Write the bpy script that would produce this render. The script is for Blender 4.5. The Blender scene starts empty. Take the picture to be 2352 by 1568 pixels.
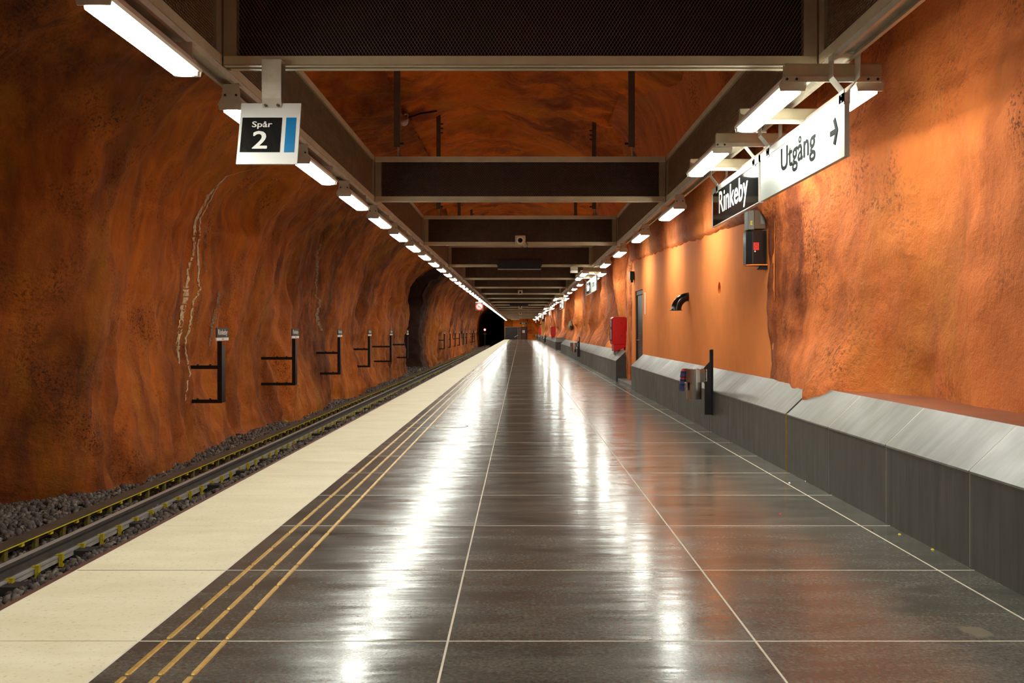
import bpy, math, random
import numpy as np
from mathutils import Vector, Matrix
from mathutils.bvhtree import BVHTree

random.seed(7)
RNG = np.random.default_rng(11)
SC = bpy.context.scene
COL = SC.collection

# ------------------------------------------------------------------ camera, world, exposure
F = 2352.0            # focal length in pixels of the 2352 x 1568 frame (36 mm on a 36 mm sensor)
VX, VY, H = 1195.0, 760.0, 1.21
cam_d = bpy.data.cameras.new('camera')
cam_d.sensor_width = 36.0
cam_d.lens = 36.0
cam_d.shift_x = -(VX - 1176.0) / 2352.0
cam_d.shift_y = (VY - 784.0) / 2352.0
cam_d.clip_end = 500
cam = bpy.data.objects.new('camera', cam_d)
cam.location = (0, 0, H)
cam.rotation_euler = (math.pi / 2, 0, 0)
COL.objects.link(cam)
SC.camera = cam

world = bpy.data.worlds.new('world')
world.use_nodes = True
world.node_tree.nodes['Background'].inputs[0].default_value = (0.9, 0.75, 0.6, 1)
world.node_tree.nodes['Background'].inputs[1].default_value = 0.004
SC.world = world

SC.view_settings.view_transform = 'Standard'
SC.view_settings.look = 'None'
SC.view_settings.gamma = 1.0
SC.view_settings.use_curve_mapping = False
SC.view_settings.exposure = 0.52
LAMP = 34.0           # strength of every fluorescent diffuser
LAMP_COL = (0.98, 1.0, 0.89, 1)
SC.cycles.max_bounces = 12
SC.cycles.diffuse_bounces = 8
SC.cycles.glossy_bounces = 4


def px(x, y, Y):
    """world point seen at pixel (x, y) at depth Y"""
    return Vector(((x - VX) * Y / F, Y, H - (y - VY) * Y / F))


# ------------------------------------------------------------------ materials
def srgb(r, g, b):
    def f(c):
        c /= 255.0
        return c / 12.92 if c <= 0.04045 else ((c + 0.055) / 1.055) ** 2.4
    return (f(r), f(g), f(b), 1)


def new_mat(name):
    m = bpy.data.materials.new(name)
    m.use_nodes = True
    nt = m.node_tree
    return m, nt, nt.nodes['Principled BSDF']


def nd(nt, kind, **kw):
    n = nt.nodes.new(kind)
    for k, v in kw.items():
        if k in n.inputs.keys():
            n.inputs[k].default_value = v
        else:
            setattr(n, k, v)
    return n


def ramp(nt, src, stops):
    r = nt.nodes.new('ShaderNodeValToRGB')
    e = r.color_ramp.elements
    while len(e) < len(stops):
        e.new(0.5)
    for el, (p, c) in zip(e, stops):
        el.position = p
        el.color = c if len(c) == 4 else (*c, 1)
    nt.links.new(src, r.inputs[0])
    return r.outputs[0]


def mixc(nt, fac, a, b, mode='MIX'):
    m = nt.nodes.new('ShaderNodeMix')
    m.data_type = 'RGBA'
    m.blend_type = mode
    for sock, v in ((m.inputs[0], fac), (m.inputs[6], a), (m.inputs[7], b)):
        if hasattr(v, 'is_linked'):
            nt.links.new(v, sock)
        else:
            sock.default_value = v
    return m.outputs[2]


def math_n(nt, op, a, b=0.0, clamp=False):
    m = nt.nodes.new('ShaderNodeMath')
    m.operation = op
    m.use_clamp = clamp
    for sock, v in ((m.inputs[0], a), (m.inputs[1], b)):
        if hasattr(v, 'is_linked'):
            nt.links.new(v, sock)
        else:
            sock.default_value = v
    return m.outputs[0]


def coords(nt, scale=(1, 1, 1), obj=False):
    if obj:
        src = nt.nodes.new('ShaderNodeTexCoord').outputs['Object']
    else:
        src = nt.nodes.new('ShaderNodeNewGeometry').outputs['Position']
    mp = nt.nodes.new('ShaderNodeMapping')
    mp.inputs['Scale'].default_value = scale
    nt.links.new(src, mp.inputs[0])
    return mp.outputs[0]


def noise(nt, vec, scale, detail=6.0, rough=0.6, dist=0.0):
    n = nt.nodes.new('ShaderNodeTexNoise')
    n.inputs['Scale'].default_value = scale
    n.inputs['Detail'].default_value = detail
    n.inputs['Roughness'].default_value = rough
    n.inputs['Distortion'].default_value = dist
    nt.links.new(vec, n.inputs['Vector'])
    return n.outputs['Fac']


def bump(nt, bsdf, height, strength, dist, prev=None):
    b = nt.nodes.new('ShaderNodeBump')
    b.inputs['Strength'].default_value = strength
    b.inputs['Distance'].default_value = dist
    nt.links.new(height, b.inputs['Height'])
    if prev is not None:
        nt.links.new(prev, b.inputs['Normal'])
    nt.links.new(b.outputs[0], bsdf.inputs['Normal'])
    return b.outputs[0]


def plain(name, col, rough=0.5, metal=0.0, vary=0.12, scale=6.0, spec=0.5, obj=True, bmp=0.0):
    m, nt, b = new_mat(name)
    v = coords(nt, obj=obj)
    n = noise(nt, v, scale, 5, 0.6)
    lo = tuple(c * (1 - vary) for c in col[:3])
    hi = tuple(min(1, c * (1 + vary)) for c in col[:3])
    nt.links.new(ramp(nt, n, [(0.3, lo), (0.7, hi)]), b.inputs['Base Color'])
    b.inputs['Roughness'].default_value = rough
    b.inputs['Metallic'].default_value = metal
    b.inputs['Specular IOR Level'].default_value = spec
    if bmp:
        bump(nt, b, n, bmp, 0.01)
    return m


def rock(name, bright, mid, dark, stain=0.5, streak=(1, 1, 0.3), speck=0.5, rough=0.75, offs=0.0, darker=False):
    m, nt, b = new_mat(name)
    vs = coords(nt, streak)
    v = coords(nt)
    big = noise(nt, vs, 0.55, 4, 0.55, 0.6)
    med = noise(nt, vs, 2.1, 8, 0.65, 0.8)
    c1 = ramp(nt, med, [(0.28, mid), (0.62, bright)])
    mask = ramp(nt, big, [(0.5 - 0.22 * stain + offs, (1, 1, 1)), (0.72 - 0.1 * stain + offs, (0, 0, 0))])
    f1 = math_n(nt, 'MULTIPLY', mask, ramp(nt, noise(nt, vs, 1.3, 9, 0.7, 0.5), [(0.40, (0, 0, 0)), (0.60, (1, 1, 1))]))
    c2 = mixc(nt, f1, c1, dark)
    if darker:
        vast = noise(nt, coords(nt, (1, 1, 0.6)), 0.16, 4, 0.6, 0.5)
        f0 = math_n(nt, 'MULTIPLY', ramp(nt, vast, [(0.40, (1, 1, 1)), (0.60, (0, 0, 0))]), ramp(nt, noise(nt, vs, 3.3, 8, 0.7), [(0.30, (0.25, 0.25, 0.25)), (0.62, (0.95, 0.95, 0.95))]))
        c2 = mixc(nt, f0, c2, (0.10, 0.028, 0.007, 1))
    # ochre veils
    och = tuple([bright[0] * 0.78, bright[1] * 1.12, bright[2] * 0.55, 1])
    f2 = ramp(nt, noise(nt, vs, 0.9, 6, 0.6, 0.4), [(0.52, (0, 0, 0)), (0.75, (0.7, 0.7, 0.7))])
    c3 = mixc(nt, f2, c2, och)
    if darker:
        # dark brown colour put across the side passage, with a ragged border
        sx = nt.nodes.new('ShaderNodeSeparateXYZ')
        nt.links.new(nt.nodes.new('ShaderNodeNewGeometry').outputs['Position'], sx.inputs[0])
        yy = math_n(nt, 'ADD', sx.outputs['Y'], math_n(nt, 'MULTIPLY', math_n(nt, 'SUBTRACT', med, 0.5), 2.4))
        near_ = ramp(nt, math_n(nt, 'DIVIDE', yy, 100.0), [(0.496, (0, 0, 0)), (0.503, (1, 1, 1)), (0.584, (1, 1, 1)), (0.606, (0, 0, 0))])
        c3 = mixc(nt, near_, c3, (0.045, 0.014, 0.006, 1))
    # dark pits gathered in patches
    sp = noise(nt, v, 26, 3, 0.55)
    spm = ramp(nt, noise(nt, v, 1.1, 5, 0.6, 0.3), [(0.48, (0, 0, 0)), (0.68, (1, 1, 1))])
    pits = ramp(nt, sp, [(0.39, (1, 1, 1)), (0.47, (0, 0, 0))])
    fp = math_n(nt, 'MULTIPLY', math_n(nt, 'MULTIPLY', pits, spm), speck)
    c4 = mixc(nt, fp, c3, tuple([dark[0] * 0.6, dark[1] * 0.6, dark[2] * 0.6, 1]))
    nt.links.new(c4, b.inputs['Base Color'])
    b.inputs['Roughness'].default_value = rough
    b.inputs['Specular IOR Level'].default_value = 0.3
    h1 = noise(nt, v, 7, 9, 0.7, 0.2)
    p = bump(nt, b, h1, 0.75, 0.08)
    bump(nt, b, math_n(nt, 'MULTIPLY', sp, spm), 0.75, 0.04, p)
    return m


def emit(name, col, strength):
    m, nt, b = new_mat(name)
    b.inputs['Base Color'].default_value = (0.9, 0.9, 0.88, 1)
    b.inputs['Emission Color'].default_value = col
    b.inputs['Emission Strength'].default_value = strength
    b.inputs['Roughness'].default_value = 0.4
    return m


M = {}
M['rock_left'] = rock('orange_rock_left', (0.76, 0.195, 0.012, 1), (0.38, 0.075, 0.007, 1), (0.070, 0.018, 0.006, 1), stain=1.25, streak=(1, 1, 0.28), speck=0.75, darker=True)
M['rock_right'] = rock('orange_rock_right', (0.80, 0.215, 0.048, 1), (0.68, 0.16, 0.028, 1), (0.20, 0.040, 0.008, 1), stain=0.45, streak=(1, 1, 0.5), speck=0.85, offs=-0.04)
M['rock_ceiling'] = rock('orange_rock_ceiling', (0.95, 0.25, 0.008, 1), (0.80, 0.17, 0.006, 1), (0.30, 0.055, 0.006, 1), stain=0.45, streak=(0.7, 0.7, 0.7), speck=0.5)
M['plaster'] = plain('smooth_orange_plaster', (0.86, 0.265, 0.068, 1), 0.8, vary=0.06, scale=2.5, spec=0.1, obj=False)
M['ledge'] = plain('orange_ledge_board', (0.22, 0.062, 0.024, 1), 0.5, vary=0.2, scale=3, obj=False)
M['vein'] = plain('pale_mineral', (0.66, 0.45, 0.26, 1), 0.8, vary=0.45, scale=14, obj=False)
M['vein_grey'] = plain('grey_mineral', (0.28, 0.17, 0.10, 1), 0.8, vary=0.5, scale=11, obj=False)


def tile_mat():
    m, nt, b = new_mat('grey_terrazzo_tile')
    v = coords(nt)
    oi = nt.nodes.new('ShaderNodeObjectInfo')
    n1 = noise(nt, coords(nt, (0.6, 1.6, 1)), 2.6, 8, 0.68, 0.6)
    n2 = noise(nt, v, 60, 4, 0.7)
    base = ramp(nt, n1, [(0.32, (0.066, 0.062, 0.051)), (0.68, (0.150, 0.143, 0.119))])
    sp = ramp(nt, n2, [(0.30, (0.5, 0.5, 0.5)), (0.52, (1, 1, 1)), (0.70, (1.7, 1.65, 1.55))])
    c = mixc(nt, 1.0, base, sp, 'MULTIPLY')
    tone = math_n(nt, 'ADD', math_n(nt, 'MULTIPLY', oi.outputs['Random'], 0.25), 0.88)
    comb = nt.nodes.new('ShaderNodeCombineColor')
    for i in range(3):
        nt.links.new(tone, comb.inputs[i])
    c = mixc(nt, 1.0, c, comb.outputs[0], 'MULTIPLY')
    # pale worn spot with a shape of its own, on the tile beside the bench
    sub = nt.nodes.new('ShaderNodeVectorMath'); sub.operation = 'SUBTRACT'
    nt.links.new(v, sub.inputs[0]); sub.inputs[1].default_value = (1.84, 4.12, 0)
    sc = nt.nodes.new('ShaderNodeVectorMath'); sc.operation = 'MULTIPLY'
    nt.links.new(sub.outputs[0], sc.inputs[0]); sc.inputs[1].default_value = (9.0, 6.0, 0)
    ln = nt.nodes.new('ShaderNodeVectorMath'); ln.operation = 'LENGTH'
    nt.links.new(sc.outputs[0], ln.inputs[0])
    d = math_n(nt, 'ADD', ln.outputs['Value'], math_n(nt, 'MULTIPLY', noise(nt, v, 9, 4), 0.9))
    c = mixc(nt, ramp(nt, d, [(0.85, (0.75, 0.75, 0.75)), (1.35, (0, 0, 0))]), c, (0.24, 0.20, 0.145, 1))
    nt.links.new(c, b.inputs['Base Color'])
    r = ramp(nt, noise(nt, coords(nt, (0.5, 1.5, 1)), 3.2, 6, 0.6), [(0.3, (0.13, 0.13, 0.13)), (0.7, (0.23, 0.23, 0.23))])
    nt.links.new(r, b.inputs['Roughness'])
    b.inputs['Specular IOR Level'].default_value = 0.36
    p = bump(nt, b, noise(nt, coords(nt, (0.5, 2.6, 1)), 1.5, 3, 0.55), 0.42, 0.010)
    bump(nt, b, n2, 0.05, 0.002, p)
    return m


M['tile'] = tile_mat()


def slab_mat():
    m, nt, b = new_mat('cream_edge_slab')
    v = coords(nt)
    n1 = noise(nt, coords(nt, (0.7, 1.5, 1)), 2.0, 7, 0.65, 0.4)
    n2 = noise(nt, v, 45, 4, 0.65)
    base = ramp(nt, n1, [(0.3, (0.70, 0.62, 0.42)), (0.7, (0.83, 0.77, 0.56))])
    sp = ramp(nt, n2, [(0.30, (0.72, 0.68, 0.6)), (0.42, (1, 1, 1)), (0.8, (1.04, 1.03, 1.02))])
    nt.links.new(mixc(nt, 1.0, base, sp, 'MULTIPLY'), b.inputs['Base Color'])
    b.inputs['Roughness'].default_value = 0.62
    bump(nt, b, n2, 0.12, 0.003)
    return m


M['slab'] = slab_mat()
M['grout'] = plain('pale_grout', (0.72, 0.65, 0.53, 1), 0.6, vary=0.1, obj=False)
M['dark_joint'] = plain('dark_joint', (0.03, 0.028, 0.025, 1), 0.8)
M['rust'] = plain('rusty_steel', (0.12, 0.045, 0.022, 1), 0.6, 0.3, vary=0.4, scale=8, obj=False)
M['brass'] = plain('brass_bar', (0.50, 0.30, 0.055, 1), 0.38, 0.55, vary=0.22, scale=20, obj=False)
M['concrete'] = plain('platform_concrete', (0.10, 0.09, 0.08, 1), 0.9, obj=False)


def bench_mat(name, lo, hi, rough, st):
    m, nt, b = new_mat(name)
    n1 = noise(nt, coords(nt, st), 4.0, 8, 0.7, 0.3)
    n2 = noise(nt, coords(nt), 1.7, 6, 0.6)
    c = ramp(nt, n1, [(0.3, lo), (0.72, hi)])
    c = mixc(nt, 1.0, c, ramp(nt, n2, [(0.3, (0.75, 0.76, 0.74)), (0.7, (1.1, 1.08, 1.04))]), 'MULTIPLY')
    nt.links.new(c, b.inputs['Base Color'])
    nt.links.new(ramp(nt, n2, [(0.3, (rough * 0.8,) * 3), (0.7, (rough * 1.3,) * 3)]), b.inputs['Roughness'])
    bump(nt, b, n1, 0.06, 0.004)
    return m


M['bench_front'] = bench_mat('grey_stone_front', (0.065, 0.062, 0.053), (0.135, 0.128, 0.112), 0.5, (1, 3.5, 0.35))
M['bench_top'] = bench_mat('grey_stone_slope', (0.095, 0.096, 0.087), (0.20, 0.20, 0.182), 0.36, (0.5, 2.2, 0.5))
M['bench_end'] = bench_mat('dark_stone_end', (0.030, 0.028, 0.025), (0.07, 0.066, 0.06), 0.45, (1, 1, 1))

M['beam'] = plain('beige_painted_steel', (0.54, 0.46, 0.30, 1), 0.45, 0.0, vary=0.14, scale=3.5, obj=False)
M['beam_dark'] = plain('brown_painted_steel', (0.30, 0.235, 0.15, 1), 0.5, 0.0, vary=0.2, scale=4, obj=False)
M['hanger'] = plain('dark_hanger_steel', (0.10, 0.075, 0.05, 1), 0.6, 0.0, vary=0.2, obj=False)
M['expanded'] = plain('expanded_metal', (0.50, 0.365, 0.22, 1), 0.45, 0.0, vary=0.15, scale=8, obj=False)
M['core'] = plain('black_acoustic_felt', (0.009, 0.006, 0.005, 1), 0.95)
M['galv'] = plain('galvanised_steel', (0.60, 0.54, 0.43, 1), 0.4, 0.1, vary=0.15, scale=7, obj=False)
M['galv_dark'] = plain('dull_steel', (0.26, 0.23, 0.18, 1), 0.45, 0.2, vary=0.2, obj=False)
M['housing'] = plain('white_lamp_housing', (0.78, 0.70, 0.58, 1), 0.45, 0.0, vary=0.05, obj=False)
M['bolt'] = plain('dark_bolt', (0.045, 0.038, 0.03, 1), 0.5, 0.6)
M['diffuser'] = emit('lit_diffuser', LAMP_COL, LAMP)
M['black'] = plain('black_painted_metal', (0.010, 0.008, 0.008, 1), 0.4, 0.2, vary=0.3)
M['black_gloss'] = plain('black_gloss', (0.010, 0.009, 0.009, 1), 0.18, 0.0, vary=0.2)
M['sign_white'] = plain('white_sign_face', (0.80, 0.80, 0.76, 1), 0.22, vary=0.02)
M['sign_lit'] = plain('pale_green_white_sign', (0.56, 0.60, 0.54, 1), 0.42, vary=0.02, spec=0.3)
M['ink'] = plain('matt_black_lettering', (0.006, 0.008, 0.008, 1), 0.8, spec=0.1)
M['sign_black'] = plain('black_sign_face', (0.014, 0.014, 0.014, 1), 0.06, vary=0.1)
M['sign_grey'] = plain('grey_sign_face', (0.045, 0.036, 0.03, 1), 0.7, vary=0.1)
M['disc'] = plain('matt_white_disc', (0.40, 0.39, 0.36, 1), 0.8, vary=0.02, spec=0.1)
M['blue'] = plain('blue_panel', (0.003, 0.19, 0.46, 1), 0.35, vary=0.05)
M['red'] = plain('red_enamel', (0.62, 0.006, 0.006, 1), 0.28, vary=0.06)
M['red_sticker'] = plain('red_sticker', (0.85, 0.02, 0.01, 1), 0.5, vary=0.05)
M['white'] = plain('white_print', (0.82, 0.80, 0.76, 1), 0.5, vary=0.03)
M['steel'] = plain('brushed_stainless', (0.55, 0.52, 0.48, 1), 0.22, 1.0, vary=0.06, scale=12)
M['yellow'] = plain('yellow_paint', (0.55, 0.42, 0.015, 1), 0.5, vary=0.3, scale=25, obj=False)
M['yellow_bright'] = plain('bright_yellow_plastic', (0.85, 0.68, 0.03, 1), 0.4, vary=0.08)
M['rail'] = plain('running_rail_steel', (0.11, 0.095, 0.085, 1), 0.5, 0.5, vary=0.25, scale=5, obj=False)
M['rail_shine'] = plain('polished_rail_head', (0.62, 0.58, 0.54, 1), 0.42, 0.4, vary=0.1, obj=False)
M['plank'] = plain('brown_cover_board', (0.105, 0.075, 0.05, 1), 0.6, vary=0.3, scale=5, obj=False)
M['olive'] = plain('olive_support', (0.16, 0.13, 0.015, 1), 0.6, vary=0.3, scale=20, obj=False)
M['strip'] = plain('pale_guard_strip', (0.50, 0.48, 0.44, 1), 0.4, 0.2, vary=0.2, obj=False)
M['timber'] = plain('dark_sleeper', (0.03, 0.024, 0.02, 1), 0.9, vary=0.3)
M['door'] = plain('black_steel_door', (0.012, 0.010, 0.009, 1), 0.35, 0.0, vary=0.15)
M['grey_box'] = plain('grey_cabinet_metal', (0.14, 0.135, 0.115, 1), 0.5, vary=0.1)
M['brown_box'] = plain('brown_cabinet_metal', (0.10, 0.05, 0.02, 1), 0.5, vary=0.1)
M['cloth'] = plain('navy_and_red_knit', (0.03, 0.04, 0.12, 1), 0.9, vary=0.5, scale=40)
M['cloth_red'] = plain('red_knit', (0.42, 0.03, 0.05, 1), 0.9, vary=0.3, scale=40)
M['cloth_white'] = plain('white_knit', (0.62, 0.60, 0.62, 1), 0.9, vary=0.2, scale=40)
M['paper'] = plain('paper_scrap', (0.75, 0.74, 0.74, 1), 0.6, vary=0.2, scale=30)
M['green'] = plain('green_exit_sign', (0.006, 0.05, 0.025, 1), 0.4, vary=0.05)
M['gate'] = plain('dark_gate_sheet', (0.035, 0.028, 0.024, 1), 0.42, 0.3, vary=0.35, scale=1.5)
M['door_brown'] = plain('brown_door', (0.10, 0.030, 0.012, 1), 0.5, vary=0.2)
M['moss'] = plain('grey_green_bare_rock', (0.20, 0.19, 0.07, 1), 0.8, vary=0.4, scale=10)
M['signal_red'] = emit('red_signal_lens', (1.0, 0.03, 0.04, 1), 25.0)
M['amber'] = plain('amber_glass', (0.25, 0.09, 0.01, 1), 0.3)
M['panel_yellow'] = plain('yellow_ribbed_plaster', (0.80, 0.42, 0.09, 1), 0.5, vary=0.08, obj=False)
M['tunnel'] = plain('tunnel_darkness', (0.02, 0.014, 0.010, 1), 0.95, vary=0.4, scale=1, obj=False)  # darkness of the unlit tunnel, put into the colour of its closing sheet


def ballast_mat():
    m, nt, b = new_mat('crushed_ballast')
    v = coords(nt)
    wn = nt.nodes.new('ShaderNodeAttribute'); wn.attribute_name = 'tone'
    c = ramp(nt, wn.outputs['Fac'], [(0.0, (0.05, 0.036, 0.03)), (0.5, (0.145, 0.112, 0.095)), (0.8, (0.24, 0.205, 0.17)), (1.0, (0.36, 0.33, 0.28))])
    c = mixc(nt, 1.0, c, ramp(nt, noise(nt, v, 60, 3), [(0.3, (0.7, 0.7, 0.7)), (0.7, (1.2, 1.2, 1.2))]), 'MULTIPLY')
    nt.links.new(c, b.inputs['Base Color'])
    b.inputs['Roughness'].default_value = 0.85
    return m


M['ballast'] = ballast_mat()
M['bed'] = plain('gravel_bed', (0.05, 0.038, 0.033, 1), 0.95, vary=0.5, scale=25, obj=False, bmp=0.6)


# ------------------------------------------------------------------ mesh helpers
class MB:
    def __init__(self):
        self.v, self.f = [], []

    def add(self, verts, faces):
        o = len(self.v)
        self.v += [tuple(p) for p in verts]
        self.f += [tuple(i + o for i in q) for q in faces]
        return self

    def box(self, x0, x1, y0, y1, z0, z1):
        return self.add([(x0, y0, z0), (x1, y0, z0), (x1, y1, z0), (x0, y1, z0),
                         (x0, y0, z1), (x1, y0, z1), (x1, y1, z1), (x0, y1, z1)],
                        [(0, 3, 2, 1), (4, 5, 6, 7), (0, 1, 5, 4), (1, 2, 6, 5), (2, 3, 7, 6), (3, 0, 4, 7)])

    def cbox(self, x, y, z, sx, sy, sz):
        return self.box(x - sx / 2, x + sx / 2, y - sy / 2, y + sy / 2, z - sz / 2, z + sz / 2)

    def prism(self, poly, a0, a1, axis='y'):
        """extrude a polygon along an axis; poly holds the two other coordinates (x,z), (y,z) or (x,y)"""
        n = len(poly)

        def P(p, a):
            return (p[0], a, p[1]) if axis == 'y' else ((a, p[0], p[1]) if axis == 'x' else (p[0], p[1], a))
        vs = [P(p, a0) for p in poly] + [P(p, a1) for p in poly]
        fs = [tuple(range(n)), tuple(reversed(range(n, 2 * n)))]
        fs += [(i, i + n, (i + 1) % n + n, (i + 1) % n) for i in range(n)]
        return self.add(vs, fs)

    def cyl(self, c, r, d, axis='z', n=16, r2=None):
        r2 = r if r2 is None else r2
        vs = []
        for k, (rr, a) in enumerate(((r, 0.0), (r2, d))):
            for i in range(n):
                t = 2 * math.pi * i / n
                u, w = rr * math.cos(t), rr * math.sin(t)
                vs.append({'z': (c[0] + u, c[1] + w, c[2] + a), 'y': (c[0] + u, c[1] + a, c[2] + w),
                           'x': (c[0] + a, c[1] + u, c[2] + w)}[axis])
        fs = [tuple(range(n)), tuple(reversed(range(n, 2 * n)))]
        fs += [(i, i + n, (i + 1) % n + n, (i + 1) % n) for i in range(n)]
        return self.add(vs, fs)

    def ring(self, c, ro, ri, d, axis='z', n=32):
        vs, fs = [], []
        for i in range(n):
            t = 2 * math.pi * i / n
            for rr, a in ((ro, 0), (ro, d), (ri, d), (ri, 0)):
                u, w = rr * math.cos(t), rr * math.sin(t)
                vs.append({'z': (c[0] + u, c[1] + w, c[2] + a), 'y': (c[0] + u, c[1] + a, c[2] + w),
                           'x': (c[0] + a, c[1] + u, c[2] + w)}[axis])
        for i in range(n):
            j = (i + 1) % n
            for k in range(4):
                l = (k + 1) % 4
                fs.append((i * 4 + k, j * 4 + k, j * 4 + l, i * 4 + l))
        return self.add(vs, fs)

    def tube(self, pts, r, n=8, cap=True):
        pts = [Vector(p) for p in pts]
        rs = r if isinstance(r, (list, tuple)) else [r] * len(pts)
        vs, fs = [], []
        up = Vector((0.13, 0.27, 0.95)).normalized()
        for k, p in enumerate(pts):
            t = (pts[min(k + 1, len(pts) - 1)] - pts[max(k - 1, 0)]).normalized()
            a = t.cross(up)
            if a.length < 1e-3:
                a = t.cross(Vector((1, 0, 0)))
            a.normalize()
            b = t.cross(a)
            up = b.cross(t) * -1 if False else up
            for i in range(n):
                w = 2 * math.pi * i / n
                vs.append(p + (a * math.cos(w) + b * math.sin(w)) * rs[k])
        for k in range(len(pts) - 1):
            for i in range(n):
                j = (i + 1) % n
                fs.append((k * n + i, k * n + j, (k + 1) * n + j, (k + 1) * n + i))
        if cap:
            fs.append(tuple(reversed(range(n))))
            fs.append(tuple(range((len(pts) - 1) * n, len(pts) * n)))
        return self.add(vs, fs)

    def xf(self, mat):
        self.v = [tuple(mat @ Vector(p)) for p in self.v]
        return self

    def mesh(self, name, mat, smooth=False):
        me = bpy.data.meshes.new(name)
        me.from_pydata(self.v, [], self.f)
        me.materials.append(mat)
        if smooth:
            me.polygons.foreach_set('use_smooth', [True] * len(me.polygons))
        me.update()
        return me

    def build(self, name, mat, parent=None, smooth=False, bevel=0.0, loc=None):
        o = bpy.data.objects.new(name, self.mesh(name, mat, smooth))
        COL.objects.link(o)
        if parent is not None:
            o.parent = parent
        if loc is not None:
            o.location = loc
        if bevel:
            bv = o.modifiers.new('bevel', 'BEVEL')
            bv.width = bevel
            bv.segments = 1
            bv.limit_method = 'ANGLE'
        return o


def link(name, mesh, parent=None, loc=(0, 0, 0)):
    o = bpy.data.objects.new(name, mesh)
    COL.objects.link(o)
    o.parent = parent
    o.location = loc
    return o


def empty(name, loc=(0, 0, 0), rot=(0, 0, 0)):
    o = bpy.data.objects.new(name, None)
    o.empty_display_size = 0.1
    COL.objects.link(o)
    o.location = loc
    o.rotation_euler = rot
    return o


def tag(o, label, cat, group=None):
    o['label'] = label
    o['category'] = cat
    o['kind'] = 'thing'
    if group:
        o['group'] = group
    return o


def structure(o, label=None):
    o['kind'] = 'structure'
    if label:
        o['label'] = label
    return o


def stuff(o, label=None):
    o['kind'] = 'stuff'
    if label:
        o['label'] = label
    return o


KIDS = {}


def kids(o):
    return [c for c in o.children]


def dup(root, loc, skip=()):
    c = root.copy()
    COL.objects.link(c)
    c.location = loc
    for ch in kids(root):
        if ch.name.split('.')[0] in skip:
            continue
        d = ch.copy()
        COL.objects.link(d)
        d.parent = c
        for g in kids(ch):
            e = g.copy()
            COL.objects.link(e)
            e.parent = d
    return c


ONES = ['', 'first', 'second', 'third', 'fourth', 'fifth', 'sixth', 'seventh', 'eighth', 'ninth', 'tenth', 'eleventh',
        'twelfth', 'thirteenth', 'fourteenth', 'fifteenth', 'sixteenth', 'seventeenth', 'eighteenth', 'nineteenth']
TENS = {20: 'twent', 30: 'thirt', 40: 'fort', 50: 'fift', 60: 'sixt', 70: 'sevent'}


def ordw(n):
    if n < 20:
        return ONES[n]
    t, r = n // 10 * 10, n % 10
    return TENS[t] + ('ieth' if r == 0 else 'y-' + ONES[r])


def text_mb(s, width, height, basis, origin, ref='capx', bold=0.0, ext=0.002, mat=None, name='lettering', parent=None, align='C'):
    """flat lettering: fitted so that the whole word is `width` wide and capital letters are `height` high;
    basis = (x axis, y axis, normal); origin = middle of the baseline"""
    cu = bpy.data.curves.new('txt', 'FONT')
    cu.body = s
    cu.size = 1.0
    cu.resolution_u = 3
    tmp = bpy.data.objects.new('txt', cu)
    COL.objects.link(tmp)
    dg = bpy.context.evaluated_depsgraph_get()
    me = bpy.data.meshes.new_from_object(tmp.evaluated_get(dg))
    COL.objects.unlink(tmp)
    bpy.data.objects.remove(tmp)
    bpy.data.curves.remove(cu)
    n = len(me.vertices)
    co = np.empty(n * 3)
    me.vertices.foreach_get('co', co)
    co = co.reshape(-1, 3)
    x0, x1 = co[:, 0].min(), co[:, 0].max()
    cap = 0.70
    sx = width / (x1 - x0)
    sy = height / cap
    X, Y, N = [np.array(b, float) for b in basis]
    u = (co[:, 0] - (x0 + x1) / 2) * sx
    w = co[:, 1] * sy
    P = np.array(origin)[None] + u[:, None] * X + w[:, None] * Y + N[None] * ext
    polys = [tuple(p.vertices) for p in me.polygons]
    bpy.data.meshes.remove(me)
    mb = MB()
    bb_ = bold * height
    shifts = [(0, 0)] if not bold else [(bb_ * math.cos(q * math.pi / 4), bb_ * 0.6 * math.sin(q * math.pi / 4)) for q in range(8)]
    for i_, (sx_, sy_) in enumerate(shifts):
        mb.add(P + sx_ * X[None] + sy_ * Y[None] + N[None] * (0.00004 * i_), polys)
    me = mb.mesh(name, mat)
    o = bpy.data.objects.new(name, me)
    COL.objects.link(o)
    o.parent = parent
    return o


# ------------------------------------------------------------------ numpy noise
def _hash(ix, iy, iz, seed):
    n = (ix.astype(np.int64) * 374761393 + iy.astype(np.int64) * 668265263 + iz.astype(np.int64) * 2147483647 + seed * 1274126177) & 0xFFFFFFFF
    n = ((n ^ (n >> 13)) * 1274126177) & 0xFFFFFFFF
    n = n ^ (n >> 16)
    return (n & 0xFFFF) / 32767.5 - 1.0


def vnoise(x, y, z, seed=0):
    xf, yf, zf = np.floor(x), np.floor(y), np.floor(z)
    fx, fy, fz = x - xf, y - yf, z - zf
    fx, fy, fz = [t * t * t * (t * (t * 6 - 15) + 10) for t in (fx, fy, fz)]
    r = 0
    for dx in (0, 1):
        for dy in (0, 1):
            for dz in (0, 1):
                w = (fx if dx else 1 - fx) * (fy if dy else 1 - fy) * (fz if dz else 1 - fz)
                r = r + w * _hash(xf + dx, yf + dy, zf + dz, seed)
    return r


def fbm(x, y, z, octs=4, seed=0, gain=0.5):
    a, r, f = 1.0, 0, 1.0
    for o in range(octs):
        r = r + a * vnoise(x * f + 13.7 * o, y * f + 5.1 * o, z * f + 9.3 * o, seed + o)
        a *= gain
        f *= 2.03
    return r


def sstep(a, b, x):
    t = np.clip((x - a) / (b - a), 0, 1)
    return t * t * (3 - 2 * t)


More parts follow.
